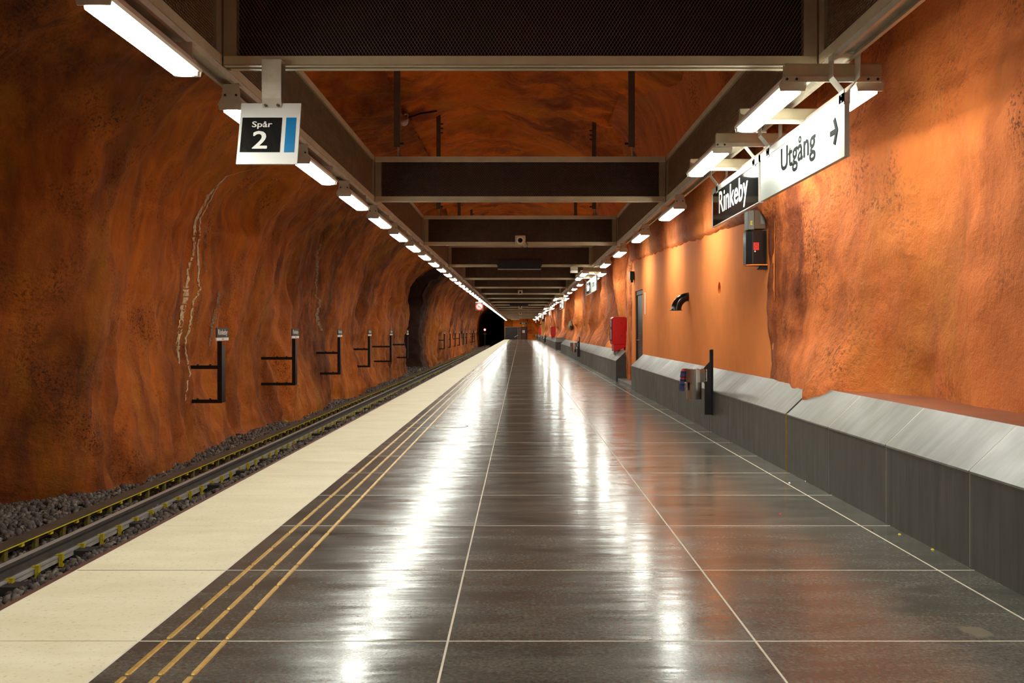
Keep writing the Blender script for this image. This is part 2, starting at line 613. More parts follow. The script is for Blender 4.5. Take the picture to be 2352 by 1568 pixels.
def arange_list(parts):
    out = []
    for a, b, s in parts:
        out.append(np.arange(a, b, s))
    return np.concatenate(out)


def grid_mesh(name, P, mat, flip=False):
    nY, nS, _ = P.shape
    me = bpy.data.meshes.new(name)
    me.vertices.add(nY * nS)
    me.vertices.foreach_set('co', P.reshape(-1).astype(np.float32))
    i = np.arange((nY - 1))[:, None] * nS + np.arange(nS - 1)[None]
    q = np.stack([i, i + 1, i + nS + 1, i + nS], -1).reshape(-1, 4)
    if flip:
        q = q[:, ::-1]
    nq = len(q)
    me.loops.add(nq * 4)
    me.loops.foreach_set('vertex_index', q.reshape(-1).astype(np.int32))
    me.polygons.add(nq)
    me.polygons.foreach_set('loop_start', (np.arange(nq) * 4).astype(np.int32))
    me.polygons.foreach_set('loop_total', np.full(nq, 4, np.int32))
    me.polygons.foreach_set('use_smooth', np.ones(nq, bool))
    me.materials.append(mat)
    me.update(calc_edges=True)
    me.validate()
    o = bpy.data.objects.new(name, me)
    COL.objects.link(o)
    return o


def grid_bvh(P):
    nY, nS, _ = P.shape
    i = np.arange((nY - 1))[:, None] * nS + np.arange(nS - 1)[None]
    q = np.stack([i, i + 1, i + nS + 1, i + nS], -1).reshape(-1, 4)
    return BVHTree.FromPolygons([tuple(p) for p in P.reshape(-1, 3)], [tuple(int(k) for k in f) for f in q])


def normals_of(P):
    a = np.gradient(P, axis=0)
    b = np.gradient(P, axis=1)
    n = np.cross(a, b)
    n /= np.maximum(np.linalg.norm(n, axis=2, keepdims=True), 1e-9)
    return n


# ------------------------------------------------------------------ rock: left wall, ceiling, right wall
def left_base(Yg, T):
    """T in 0..1 from the foot of the wall, up and over to the platform canopy"""
    cx = np.array([0.0, 0.12, 0.26, 0.38, 0.50, 0.62, 0.74, 0.87, 1.0])
    px_ = np.array([-5.36, -5.52, -5.60, -5.48, -5.36, -5.12, -4.45, -3.45, -2.20])
    pz_ = np.array([-1.25, -0.30, 0.80, 1.75, 2.65, 3.50, 4.40, 5.05, 5.42])
    X = np.interp(T, cx, px_)
    Z = np.interp(T, cx, pz_)
    low = 1 - sstep(0.55, 1.0, T)
    # near corner: the wall turns away from the track about 12.5 m ahead
    X = X - 1.25 * (1 - sstep(11.7, 13.0, Yg + 0.25 * (Z - 1))) * (0.35 + 0.65 * low)
    # recess 50..57 m ahead
    rec = sstep(49.4, 49.9, Yg) * (1 - sstep(56.0, 58.0, Yg))
    X = X - 5.0 * rec * (0.25 + 0.75 * low)
    Z = Z - 0.35 * rec * (1 - low)
    # beyond the recess the cave narrows a little
    X = X + 0.32 * sstep(57, 64, Yg) * (1 - sstep(100, 125, Yg)) * low
    X = X - 0.9 * sstep(127, 129, Yg) * low
    # bulge just before the recess
    X = X + 0.28 * np.exp(-((Yg - 48.6) / 1.0) ** 2) * np.exp(-((Z - 1.9) / 0.7) ** 2)
    Z = Z - 0.5 * np.exp(-((Yg - 49.5) / 2.5) ** 2) * sstep(0.5, 0.8, T)
    return X, Z


def smooth_rows(A, k):
    for _ in range(k):
        B = A.copy()
        B[:, 1:-1] = (A[:, :-2] + 2 * A[:, 1:-1] + A[:, 2:]) / 4
        A = B
    return A


YL = arange_list([(-9, 6, 0.5), (6, 62, 0.10), (62, 132, 0.28), (132, 201, 1.5)])
TL = np.linspace(0, 1, 130)
Yg, Tg = np.meshgrid(YL, TL, indexing='ij')
X, Z = left_base(Yg, Tg)
X, Z = smooth_rows(X, 12), smooth_rows(Z, 12)
P = np.stack([X, Yg, Z], -1)
N = normals_of(P)
s = Tg * 8.0
d = 0.27 * fbm(Yg * 0.33, s * 0.22, 0 * s, 3, 1)
d += 0.13 * (1 - np.abs(fbm(Yg * 0.85 + 0.5 * vnoise(Yg * .4, s * .5, 0 * s, 77), s * 0.17, 0 * s + 3, 3, 5))) - 0.08
d += 0.10 * fbm(Yg * 1.9, s * 0.75, 0 * s, 4, 9)
d += 0.035 * fbm(Yg * 5.5, s * 3.2, 0 * s, 3, 21)
# pockets
pk = vnoise(Yg * 0.55, s * 0.6, 0 * s, 33)
d -= 0.22 * sstep(0.62, 0.9, pk)
d *= np.where(Tg < 0.07, Tg / 0.07, 1.0)
PL = P + N * d[..., None] * np.sign(N[len(YL) // 2, 40, 0])
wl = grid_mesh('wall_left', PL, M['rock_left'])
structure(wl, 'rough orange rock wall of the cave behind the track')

YC = arange_list([(-9, 5, 0.5), (5, 45, 0.12), (45, 201, 0.6)])
TC = np.linspace(0, 1, 60)
Yg, Tg = np.meshgrid(YC, TC, indexing='ij')
X = -2.45 + Tg * 4.75
Z = np.interp(Tg, [0, 0.25, 0.6, 1.0], [5.36, 5.62, 5.5, 5.02])
Z = smooth_rows(Z, 10)
# the roof dips towards the far end of each bay seen between the beams
Z = Z + 0.22 * fbm(X * 0.45, Yg * 0.35, 0 * X, 3, 41) + 0.10 * (1 - np.abs(fbm(X * 0.8 + 0.2 * Yg, Yg * 0.55, 0 * X, 3, 45)))
Z = Z + 0.06 * fbm(X * 2.1, Yg * 1.7, 0 * X, 4, 49) + 0.02 * fbm(X * 6, Yg * 5, 0 * X, 2, 55)
PC = np.stack([X, Yg, Z], -1)
cl = grid_mesh('ceiling', PC, M['rock_ceiling'], flip=True)
structure(cl, 'rough orange rock vault above the steel beams')

YR = arange_list([(-9, 4, 0.45), (4, 30, 0.075), (30, 70, 0.13), (70, 150, 0.32)])
TR = np.linspace(0, 1, 120)
Yg, Tg = np.meshgrid(YR, TR, indexing='ij')
Z = np.where(Tg < 0.74, -0.1 + 3.7 * Tg / 0.74, 0)
ybase = np.array([-9, 3, 5.0, 6.0, 6.7, 7.6, 8.1, 8.45, 8.75, 9.2, 10.45, 10.7, 23.2, 23.6, 24.6, 25.4, 27.0, 27.8, 58, 59, 66, 67.5, 150])
xbase = np.array([3.0, 3.0, 3.02, 2.99, 2.95, 3.04, 2.86, 2.50, 2.44, 2.50, 2.555, 2.86, 2.86, 2.54, 2.545, 2.67, 2.67, 2.55, 2.56, 3.1, 3.1, 2.58, 2.58])
ymid = np.array([-9, 3, 5.5, 7.6, 9.2, 10.3, 10.45, 10.7, 23.1, 23.5, 25.2, 27, 58, 60, 66, 68, 150])
xmid = np.array([3.1, 3.1, 3.08, 2.98, 2.72, 2.57, 2.545, 2.86, 2.86, 2.53, 2.60, 2.92, 2.95, 3.3, 3.3, 2.95, 2.9])
xb = np.interp(Yg, ybase, xbase)
xm = np.interp(Yg, ymid, xmid)
X = xb + (xm - xb) * sstep(0.62, 1.5, Z)
# rock overhang above the smooth plaster panel
ze = 2.35 + (Yg - 10.5) * 0.030
inp = sstep(10.35, 10.7, Yg) * (1 - sstep(23.1, 23.5, Yg))
X = X + inp * (2.50 - 2.86) * sstep(-0.06, 0.10, Z - ze)
X = X + (0.16 * sstep(2.6, 3.6, Z)) * (1 - inp)
# arc to the vault
top = Tg >= 0.74
k = (Tg - 0.74) / 0.26
i0 = int(np.argmax(TR >= 0.74)) - 1
xt = X[:, i0:i0 + 1]
X = np.where(top, xt + (1.75 - xt) * (1 - np.cos(k * np.pi / 2)), X)
Z = np.where(top, 3.6 + 1.75 * np.sin(k * np.pi / 2), Z)
P = np.stack([X, Yg, Z], -1)
N = normals_of(P)
hi = sstep(0.8, 1.6, Z)
far = sstep(24.5, 28, Yg)
near = 1 - sstep(9.0, 10.2, Yg)
s = Tg * 6.0
d = (0.07 * near + 0.26 * far) * fbm(Yg * 0.42 + 0.25 * vnoise(Yg * .3, s * .7, 0 * s, 3), s * 0.16, 0 * s, 3, 61) * hi
d += (0.03 * near + 0.17 * far) * (1 - 2 * np.abs(fbm(Yg * 0.75 + 0.35 * vnoise(Yg * .5, s * .8, 0 * s, 6), s * 0.2, 0 * s, 2, 67))) * hi
d += 0.045 * fbm(Yg * 1.5, s * 1.1, 0 * s, 4, 71) * (0.25 + 0.75 * hi) * (1 - 0.6 * inp)
d += 0.016 * fbm(Yg * 5.0, s * 4.2, 0 * s, 3, 79)
d *= (1 - 0.8 * sstep(0.84, 0.95, Tg)) * (1 - 0.9 * np.exp(-((Yg - 26.2) / 1.1) ** 4) * (1 - sstep(1.6, 2.2, Z)))
sg = np.sign(N[60, 40, 0])
PR = P + N * d[..., None] * sg
wr = grid_mesh('wall_right', PR, M['rock_right'], flip=True)
structure(wr, 'bright orange shotcrete rock wall behind the stone benches')

BV_L, BV_C, BV_R = grid_bvh(PL), grid_bvh(PC), grid_bvh(PR)
CAM = Vector((0, 0, H))


def hit(bv, x, y):
    dr = Vector(((x - VX) / F, 1.0, -(y - VY) / F)).normalized()
    p, n, i, dd = bv.ray_cast(CAM, dr)
    return p


def ceil_z(x, y):
    p, n, i, dd = BV_C.ray_cast(Vector((x, y, 3.6)), Vector((0, 0, 1)))
    return p.z if p is not None else 5.4


# pale mineral veins running down the left wall
def vein(pts, widths, mat, seed):
    rnd = np.random.default_rng(seed)
    pts = np.array(pts, float)
    t = np.linspace(0, 1, len(pts))
    tt = np.linspace(0, 1, 150)
    xs, ys = np.interp(tt, t, pts[:, 0]), np.interp(tt, t, pts[:, 1])
    ws = np.interp(tt, t, widths)
    mb = MB()
    row = []
    jig = 0
    for a, b, w in zip(xs, ys, ws):
        jig = 0.8 * jig + rnd.normal(0, 1.0)
        wl_ = w * (0.7 + 0.75 * rnd.random())
        l, r = hit(BV_L, a + jig - wl_, b), hit(BV_L, a + jig + wl_, b)
        if l is None or r is None:
            continue
        gap = rnd.random() < 0.06
        off = Vector((0.007, -0.004, 0))
        row.append((l + off, r + off, gap))
    for i in range(len(row) - 1):
        if row[i][2]:
            continue
        mb.add([row[i][0], row[i][1], row[i + 1][1], row[i + 1][0]], [(0, 1, 2, 3)])
    return mb.build('mineral_vein', mat, wl)


vein([(596, 384), (520, 405), (480, 450), (452, 505), (444, 575), (432, 620), (430, 672), (418, 720), (406, 785), (410, 835)], [1, 2, 3, 3, 2, 2.5, 6, 4.5, 3.5, 1.5], M['vein'], 1)
vein([(500, 430), (462, 500), (455, 560), (454, 640), (460, 662), (446, 690), (436, 745), (424, 800), (436, 860), (424, 920)], [1, 1.5, 2, 2, 2, 2, 2.2, 1.6, 1.5, 1], M['vein'], 2)
vein([(735, 558), (728, 600), (724, 660), (732, 690), (728, 730), (736, 760)], [1.5, 3, 1, 2, 3.5, 2.5], M['vein_grey'], 3)
vein([(502, 670), (494, 720), (484, 750), (482, 780), (480, 796)], [2, 4, 3, 2, 1.5], M['vein_grey'], 4)
vein([(474, 520), (470, 570), (468, 600), (470, 625)], [2, 1.6, 1, 1], M['vein_grey'], 5)
vein([(618, 380), (588, 408), (560, 436)], [1, 1.5, 1], M['vein_grey'], 6)

# dark end of the track tunnel, the end wall of the platform, and rock behind the camera
bw = MB().add([(-9.5, 199, -2), (3.5, 199, -2), (3.5, 199, 6.5), (-9.5, 199, 6.5)], [(0, 1, 2, 3)]).build('wall_far', M['tunnel'])
structure(bw, 'black far end of the track tunnel')
bb = MB().add([(-9.5, -8.9, -2), (3.8, -8.9, -2), (3.8, -8.9, 6.5), (-9.5, -8.9, 6.5)], [(3, 2, 1, 0)]).build('wall_back', M['rock_right'])
structure(bb, 'orange rock wall behind the viewer')
YE = 147.6
ew = MB().box(-1.05, 3.4, YE, YE + 0.4, -0.2, 5.8).box(-2.35, -1.05, YE + 0.9, YE + 1.2, -1.2, 5.8).build('wall_end', M['rock_ceiling'])
structure(ew, 'reddish orange wall closing the far end of the platform')

# ------------------------------------------------------------------ platform floor
XE = -2.275
fl = MB().box(XE + 0.02, 2.62, -8.5, YE, -0.35, -0.0024).box(2.3, 3.3, -8.5, 24.7, -0.35, -0.0024).build('floor', M['grout'])
structure(fl, 'polished grey stone platform floor with pale joints')
pw = MB().box(XE + 0.06, XE + 0.5, -8.5, 200, -1.4, -0.35).build('wall_platform', M['concrete'])
structure(pw, 'concrete face of the platform down to the track bed')

ROW, Y0 = 1.184, 3.998
COLS = [(-1.487, -0.287), (-0.279, 0.914), (0.922, 2.111), (2.119, 2.40)]
NEARROWS = range(-2, 15)
tile_mesh = {}
for ci, (a, b) in enumerate(COLS):
    w, l, e = (b - a) / 2, ROW / 2 - 0.004, 0.0012
    mb = MB()
    mb.add([(-w, -l, -0.02), (w, -l, -0.02), (w, l, -0.02), (-w, l, -0.02),
            (-w, -l, -e), (w, -l, -e), (w, l, -e), (-w, l, -e),
            (-w + e, -l + e, 0), (w - e, -l + e, 0), (w - e, l - e, 0), (-w + e, l - e, 0)],
           [(0, 1, 5, 4), (1, 2, 6, 5), (2, 3, 7, 6), (3, 0, 4, 7), (4, 5, 9, 8), (5, 6, 10, 9), (6, 7, 11, 10), (7, 4, 8, 11), (8, 9, 10, 11)])
    tile_mesh[ci] = mb.mesh('tile', M['tile'])
for k in NEARROWS:
    for ci, (a, b) in enumerate(COLS):
        o = link('tile', tile_mesh[ci], fl, ((a + b) / 2, Y0 + ROW * (k + 0.5), 0.0))
        if ci < 3:
            o.rotation_euler = (random.uniform(-1, 1) * 0.0005, random.uniform(-1, 1) * 0.0013, 0)
mb = MB()
for k in range(15, 121):
    y0, y1 = Y0 + ROW * k + 0.004, Y0 + ROW * (k + 1) - 0.004
    for a, b in COLS[:3] + [(2.119, 2.6)]:
        t1, t2 = random.uniform(-1, 1) * 0.0008, random.uniform(-1, 1) * 0.0010
        mb.add([(a, y0, -t1 - t2), (b, y0, t1 - t2), (b, y1, t1 + t2), (a, y1, -t1 + t2)], [(0, 1, 2, 3)])
stuff(mb.build('far_tiles', M['tile'], fl))

# cream slabs along the platform edge
sm = {}
for tag_, gap in (('a', 0.0015), ('b', 0.004)):
    w0, w1, l = XE + 0.03, -1.4955, ROW / 2 - gap
    sm[tag_] = MB().box(w0, w1, -l, l, -0.03, 0.0).mesh('edge_slab', M['slab'])
dj = MB().box(XE + 0.03, -1.4955, -8, YE, -0.028, -0.0008).build('joint_bed', M['dark_joint'], fl)
for k in NEARROWS:
    link('edge_slab', sm['b' if k in (0, 1) else 'a'], fl, (0, Y0 + ROW * (k + 0.5) + (0.0025 if k in (1,) else 0), 0.0))
mb = MB()
for k in range(15, 121):
    y0, y1 = Y0 + ROW * k + 0.0015, Y0 + ROW * (k + 1) - 0.0015
    mb.add([(XE + 0.03, y0, 0), (-1.4955, y0, 0), (-1.4955, y1, 0), (XE + 0.03, y1, 0)], [(0, 1, 2, 3)])
stuff(mb.build('far_edge_slabs', M['slab'], fl))
MB().box(XE - 0.015, XE + 0.03, -8, YE, -0.14, -0.004).box(XE - 0.06, XE - 0.015, -8, YE, -0.14, -0.125).build('edge_strip', M['rust'], fl)

# pale joints between the grey tiles
mb = MB()
for xx in (-1.4912, -0.283, 0.918, 2.115):
    w_ = 0.0042 if xx > -1.4 else 0.0045
    mb.box(xx - w_, xx + w_, 1.0, YE, -0.01, 0.0005)
for k in range(-2, 122):
    yy = Y0 + ROW * k
    mb.box(-1.487, 2.58, yy - 0.0042, yy + 0.0042, -0.01, 0.0004)
mb.build('pale_joint', M['grout'], fl)

# raised brass guidance bars
BAR = 0.424
bl = BAR - 0.022
bm_ = MB()
hw, hh = 0.0115, 0.0045
vs = []
for (y, ww, z) in ((0.0, hw * 0.55, 0.0), (0.008, hw, 0.0), (bl - 0.008, hw, 0.0), (bl, hw * 0.55, 0.0)):
    vs += [(-ww, y, 0), (ww, y, 0), (ww * 0.7, y if 0 < y < bl else y + (0.004 if y == 0 else -0.004), hh), (-ww * 0.7, y if 0 < y < bl else y + (0.004 if y == 0 else -0.004), hh)]
fs = []
for i in range(3):
    for j in range(4):
        a, b = i * 4 + j, i * 4 + (j + 1) % 4
        fs.append((a, b, b + 4, a + 4))
fs += [(3, 2, 1, 0), (12, 13, 14, 15)]
bm_.add(vs, fs)
bar_me = bm_.mesh('guidance_bar', M['brass'])
mbf = MB()
for xx in (-1.384, -1.268, -1.152):
    y = 3.602 - 2 * BAR
    while y < YE - 1:
        if y < 24:
            link('guidance_bar', bar_me, fl, (xx, y, 0.0005))
        else:
            mbf.box(xx - hw, xx + hw, y, y + bl, 0.0, hh)
        y += BAR
stuff(mbf.build('far_guidance_bars', M['brass'], fl))

# round inspection cover let into the floor
hy = 13.02
hx = (1036.5 - VX) * hy / F
MB().cyl((hx, hy, -0.004), 0.198, 0.0065, n=40).build('cover_plate', M['tile'], fl)
MB().ring((hx, hy, -0.004), 0.217, 0.200, 0.0068, n=48).build('cover_ring', M['brass'], fl)
MB().box(hx - 0.55, hx - 0.20, hy - 0.20, hy - 0.192, -0.003, 0.0016).build('cover_joint', M['grout'], fl)

# threshold slab in front of the black door
MB().box(2.34, 3.2, 21.25, 24.6, -0.01, 0.075).build('door_step', M['bench_top'], fl, bevel=0.01)

# ------------------------------------------------------------------ stone benches
BF, BT, BB, BZ = 2.30, 0.49, 2.54, 0.725


def bench(y0, y1, label, joints, sub=0.0, wrap=False):
    t = empty('stone_bench', (BF, (y0 + y1) / 2, 0))
    tag(t, label, 'bench', 'sloping stone benches along the right wall')
    cy = (y0 + y1) / 2

    def L(mb):
        mb.v = [(p[0] - BF, p[1] - cy, p[2]) for p in mb.v]
        return mb
    core = MB().prism([(BF + 0.001, 0.002), (BF + 0.001, BT + 0.0068), (BB, BZ + 0.0010), (BB + 0.010, BZ + 0.0010), (BB + 0.010, 0.002)], y0 + 0.01, y1 - 0.01)
    L(core).build('mortar_core', M['grout'], t)
    ys = [y0] + [j for j in joints if y0 + 0.05 < j < y1 - 0.05] + [y1]
    for a, b in zip(ys[:-1], ys[1:]):
        g = 0.0055
        off = random.uniform(0.0005, 0.003)
        L(MB().box(BF - off, BF + 0.03, a + g, b - g, 0.0, BT - 0.004)).build('front_panel', M['bench_front'], t)
        nx, nz = -math.sin(math.radians(44.4)) * 0.004, math.cos(math.radians(44.4)) * 0.004
        L(MB().prism([(BF - 0.006, BT - 0.006), (BF - 0.004, BT + 0.004), (BB, BZ + 0.002), (BB + 0.012, BZ + 0.002), (BB + 0.012, BZ - 0.03)], a + g, b - g)).build('top_panel', M['bench_top'], t)
    for yy, dlt in ((y0, 0.012), (y1, -0.012)):
        a, b = min(yy, yy + dlt), max(yy, yy + dlt)
        L(MB().prism([(BF, 0.0), (BF, BT), (BB, BZ), (3.0, BZ), (3.0, 0.0)], a, b)).build('end_panel', M['bench_end'], t)
    return t


jn = [8.84 - 1.2 * i for i in range(-60, 12)]
jn.sort()
bench(-2.0, 8.825, 'nearest grey stone bench with sloping top at the right edge', jn)
bench(8.865, 21.2, 'grey stone bench under the smooth orange panel carrying the scarf-hung bin', jn)
bench(24.6, 58.0, 'long grey stone bench under the nearest red hose cabinet', [24.6 + 1.2 * i for i in range(1, 28)])
bench(66.8, 96.0, 'far grey bench whose sloping end faces down the platform', [66.8 + 1.2 * i for i in range(1, 25)])
bench(99.0, 118.0, 'distant grey bench below the tall yellow ribbed panel', [99 + 2.4 * i for i in range(1, 8)])
bench(121.0, 145.5, 'most distant grey bench ending at the far orange wall', [121 + 2.4 * i for i in range(1, 10)])
# slanted return of the bench in the wall recess
rt = empty('bench_return', (2.75, 66.5, 0))
tag(rt, 'pale sloping stone seat across the wall recess facing the camera', 'bench')
MB().prism([(-0.25, 0.0), (-0.25, 0.5), (0.10, 0.76), (0.29, 0.76), (0.29, 0.0)], -0.42, 0.62, 'x').build('front_block', M['bench_end'], rt)
MB().prism([(-0.262, 0.49), (-0.262, 0.505), (0.10, 0.775), (0.10, 0.755)], -0.43, 0.63, 'x').build('top_panel', M['bench_top'], rt)

# brass movement joint between the first two benches
mj = empty('movement_joint', (BF, 8.845, 0))
tag(mj, 'narrow brass expansion strip standing between the two nearest benches', 'joint')
MB().box(-0.004, 0.05, -0.018, -0.010, 0.0, 0.5).build('brass_edge', M['brass'], mj)
MB().box(-0.004, 0.05, 0.010, 0.018, 0.0, 0.5).build('brass_edge', M['brass'], mj)
MB().box(0.002, 0.05, -0.010, 0.010, 0.0, 0.49).build('rubber_filler', M['black'], mj)

# painted ledge between the nearest bench and the rock
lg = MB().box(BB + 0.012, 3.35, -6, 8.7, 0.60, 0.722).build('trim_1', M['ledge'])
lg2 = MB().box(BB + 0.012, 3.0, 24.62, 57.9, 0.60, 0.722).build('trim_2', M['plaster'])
structure(lg2, 'orange ledge behind the long bench under the red cabinet')
structure(lg, 'orange-brown ledge between the nearest bench and the rock')

# smooth plaster panel with the round hole
PX = 2.56
holeY, holeZ, holeR = 13.17, 1.752, 0.089
mb = MB()
ya, yb, za, zb = 10.3, 24.2, -0.02, 2.95
nn = 32
ringv = []
for i in range(nn):
    t = 2 * math.pi * i / nn
    ringv.append((PX, holeY + holeR * math.cos(t), holeZ + holeR * math.sin(t)))
sqv = []
for i in range(nn):
    t = 2 * math.pi * i / nn
    c, s_ = math.cos(t), math.sin(t)
    k_ = 0.3 / max(abs(c), abs(s_))
    sqv.append((PX, holeY + k_ * c, holeZ + k_ * s_))
inv = [(PX + 0.14, p[1], p[2]) for p in ringv]
mb.add(ringv + sqv + inv, [(i, (i + 1) % nn, nn + (i + 1) % nn, nn + i) for i in range(nn)] + [(i, 2 * nn + i, 2 * nn + (i + 1) % nn, (i + 1) % nn) for i in range(nn)])


def wall_quad(y0_, y1_, z0_, z1_):
    mb.add([(PX, y0_, z0_), (PX, y1_, z0_), (PX, y1_, z1_), (PX, y0_, z1_)], [(0, 3, 2, 1)])


wall_quad(ya, holeY - 0.3, za, zb)
wall_quad(holeY - 0.3, holeY + 0.3, za, holeZ - 0.3)
wall_quad(holeY - 0.3, holeY + 0.3, holeZ + 0.3, zb)
D0, D1, DZ = 21.42, 22.82, 2.09
wall_quad(holeY + 0.3, D0, za, zb)
wall_quad(D0, D1, DZ, zb)
wall_quad(D1, yb, za, zb)
# door reveal
mb.add([(PX, D0, 0), (PX + 0.1, D0, 0), (PX + 0.1, D0, DZ), (PX, D0, DZ)], [(0, 1, 2, 3)])
mb.add([(PX, D1, 0), (PX + 0.1, D1, 0), (PX + 0.1, D1, DZ), (PX, D1, DZ)], [(3, 2, 1, 0)])
mb.add([(PX, D0, DZ), (PX + 0.1, D0, DZ), (PX + 0.1, D1, DZ), (PX, D1, DZ)], [(0, 1, 2, 3)])
pp = mb.build('plaster_panel', M['plaster'], wr)
MB().cyl((PX + 0.13, holeY, holeZ), 0.12, 0.01, 'x').build('hole_back', M['ledge'], wr)

# black steel door
dr = empty('door_1', (PX, (D0 + D1) / 2, 0.075))
structure(dr, 'narrow black steel door in the smooth orange panel')
hwid = (D1 - D0) / 2
MB().box(0.02, 0.06, -hwid, -hwid + 0.10, 0, DZ - 0.08).box(0.02, 0.06, hwid - 0.10, hwid, 0, DZ - 0.08).box(0.02, 0.06, -hwid, hwid, DZ - 0.17, DZ - 0.08).build('door_frame', M['black'], dr)
MB().box(0.04, 0.08, -hwid + 0.105, 0.12, 0.01, DZ - 0.18).build('door_leaf', M['door'], dr)
MB().box(0.04, 0.08, 0.13, hwid - 0.105, 0.01, DZ - 0.18).build('door_leaf', M['door'], dr)
MB().box(-0.02, 0.04, -0.05, 0.09, 0.93, 0.955).box(-0.03, -0.015, -0.16, 0.09, 0.93, 0.955).build('door_handle', M['steel'], dr)
MB().cyl((0.015, 0.03, 1.06), 0.028, 0.03, 'x', 14).build('door_lock', M['steel'], dr)
wt = tag(MB().box(PX - 0.012, PX - 0.004, 20.9, 21.0, 1.55, 2.0).build('notice_strip', M['white']), 'narrow white notice strip beside the black door', 'notice')
jb = tag(MB().box(PX - 0.10, PX - 0.005, 22.95, 23.12, 2.36, 2.55).cyl((PX - 0.05, 23.03, 2.30), 0.03, 0.06).build('junction_box', M['black'], bevel=0.008), 'small black junction box high above the black door', 'box')

# ------------------------------------------------------------------ track
bedZ = -1.0
bed = MB()
bed.add([(-9, -9, bedZ - 0.05), (XE + 0.1, -9, bedZ - 0.05), (XE + 0.1, 200, bedZ - 0.05), (-9, 200, bedZ - 0.05)], [(0, 1, 2, 3)])
bd = bed.build('trackbed', M['bed'])
structure(bd, 'dark gravel track bed beside the platform')


def ballast():
    t = (1 + 5 ** 0.5) / 2
    iv = np.array([(-1, t, 0), (1, t, 0), (-1, -t, 0), (1, -t, 0), (0, -1, t), (0, 1, t), (0, -1, -t), (0, 1, -t), (t, 0, -1), (t, 0, 1), (-t, 0, -1), (-t, 0, 1)], float)
    iv /= np.linalg.norm(iv[0])
    fc = np.array([(0, 11, 5), (0, 5, 1), (0, 1, 7), (0, 7, 10), (0, 10, 11), (1, 5, 9), (5, 11, 4), (11, 10, 2), (10, 7, 6), (7, 1, 8), (3, 9, 4), (3, 4, 2), (3, 2, 6), (3, 6, 8), (3, 8, 9), (4, 9, 5), (2, 4, 11), (6, 2, 10), (8, 6, 7), (9, 8, 1)])
    xs, ys, rs = [], [], []
    for (y0, y1, x0, x1, dens, r0, r1) in ((6.5, 13.5, -7.4, -3.9, 620, 0.020, 0.042), (13.5, 24, -5.75, -3.9, 560, 0.020, 0.042), (24, 45, -5.9, -3.9, 300, 0.026, 0.05), (45, 62, -8.2, -3.9, 110, 0.04, 0.07), (62, 130, -5.7, -3.9, 70, 0.05, 0.09), (6.5, 30, -3.9, -2.35, 330, 0.022, 0.045)):
        n = int((y1 - y0) * (x1 - x0) * dens)
        xs.append(RNG.uniform(x0, x1, n)); ys.append(RNG.uniform(y0, y1, n)); rs.append(RNG.uniform(r0, r1, n))
    x, y, r = map(np.concatenate, (xs, ys, rs))
    n = len(x)
    # heap rising towards the rock, with lumps; lower under the rails
    z = bedZ - 0.01 + 0.13 * sstep(-4.95, -5.5, x) + 0.05 * fbm(x * 1.3, y * 0.8, 0 * x, 2, 91) + RNG.uniform(-0.02, 0.03, n)
    z = np.where((x > -4.40) & (x < -4.22), z - 0.03, z)
    z = np.where((x > -4.75) & (x < -4.35), z - 0.03, z)
    z = z + 0.05 * np.exp(-((x + 4.12) / 0.18) ** 2)
    V = iv[None] * RNG.uniform(0.62, 1.25, (n, 12, 1))
    V = V * RNG.uniform(0.65, 1.35, (n, 1, 3)) * r[:, None, None]
    a = RNG.uniform(0, 6.28, n); b = RNG.uniform(-0.8, 0.8, n)
    ca, sa, cb, sb = np.cos(a)[:, None], np.sin(a)[:, None], np.cos(b)[:, None], np.sin(b)[:, None]
    X_, Y_, Z_ = V[..., 0], V[..., 1], V[..., 2]
    X_, Z_ = X_ * cb - Z_ * sb, X_ * sb + Z_ * cb
    X_, Y_ = X_ * ca - Y_ * sa, X_ * sa + Y_ * ca
    V = np.stack([X_ + x[:, None], Y_ + y[:, None], Z_ + z[:, None]], -1).reshape(-1, 3)
    Fc = (fc[None] + (np.arange(n) * 12)[:, None, None]).reshape(-1, 3)
    me = bpy.data.meshes.new('ballast')
    me.vertices.add(len(V)); me.vertices.foreach_set('co', V.astype(np.float32).ravel())
    nf = len(Fc)
    me.loops.add(nf * 3); me.loops.foreach_set('vertex_index', Fc.astype(np.int32).ravel())
    me.polygons.add(nf)
    me.polygons.foreach_set('loop_start', (np.arange(nf) * 3).astype(np.int32))
    me.polygons.foreach_set('loop_total', np.full(nf, 3, np.int32))
    me.update(calc_edges=True)
    at = me.attributes.new('tone', 'FLOAT', 'POINT')
    at.data.foreach_set('value', np.repeat(RNG.beta(2, 2.6, n), 12).astype(np.float32))
    me.materials.append(M['ballast'])
    o = bpy.data.objects.new('ballast', me)
    COL.objects.link(o)
    return o


bo = ballast()
stuff(bo, 'crushed dark stone ballast heaped along the track')
bo['category'] = 'gravel'

RX, RZ = -4.50, -0.82
rr = empty('running_rail', (RX, 60, RZ - 0.15))
tag(rr, 'polished steel running rail with yellow clips beside the platform', 'rail')
rp = [(-0.07, 0), (0.07, 0), (0.07, 0.012), (0.02, 0.03), (0.012, 0.10), (0.036, 0.115), (0.036, 0.146), (-0.036, 0.146), (-0.036, 0.115), (-0.012, 0.10), (-0.02, 0.03), (-0.07, 0.012)]
MB().prism(rp, -55, 139).build('rail_body', M['rail'], rr)
MB().box(-0.030, 0.030, -55, 139, 0.146, 0.150).build('rail_head', M['rail_shine'], rr)
MB().box(0.078, 0.115, -55, 139, 0.028, 0.046).box(0.085, 0.108, -55, 139, -0.02, 0.028).build('guard_strip', M['strip'], rr)
cm = MB().box(0.116, 0.150, -0.022, 0.022, -0.060, 0.062).box(0.085, 0.116, -0.026, 0.026, 0.036, 0.056)
cm2 = cm.mesh('rail_clip', M['yellow'])
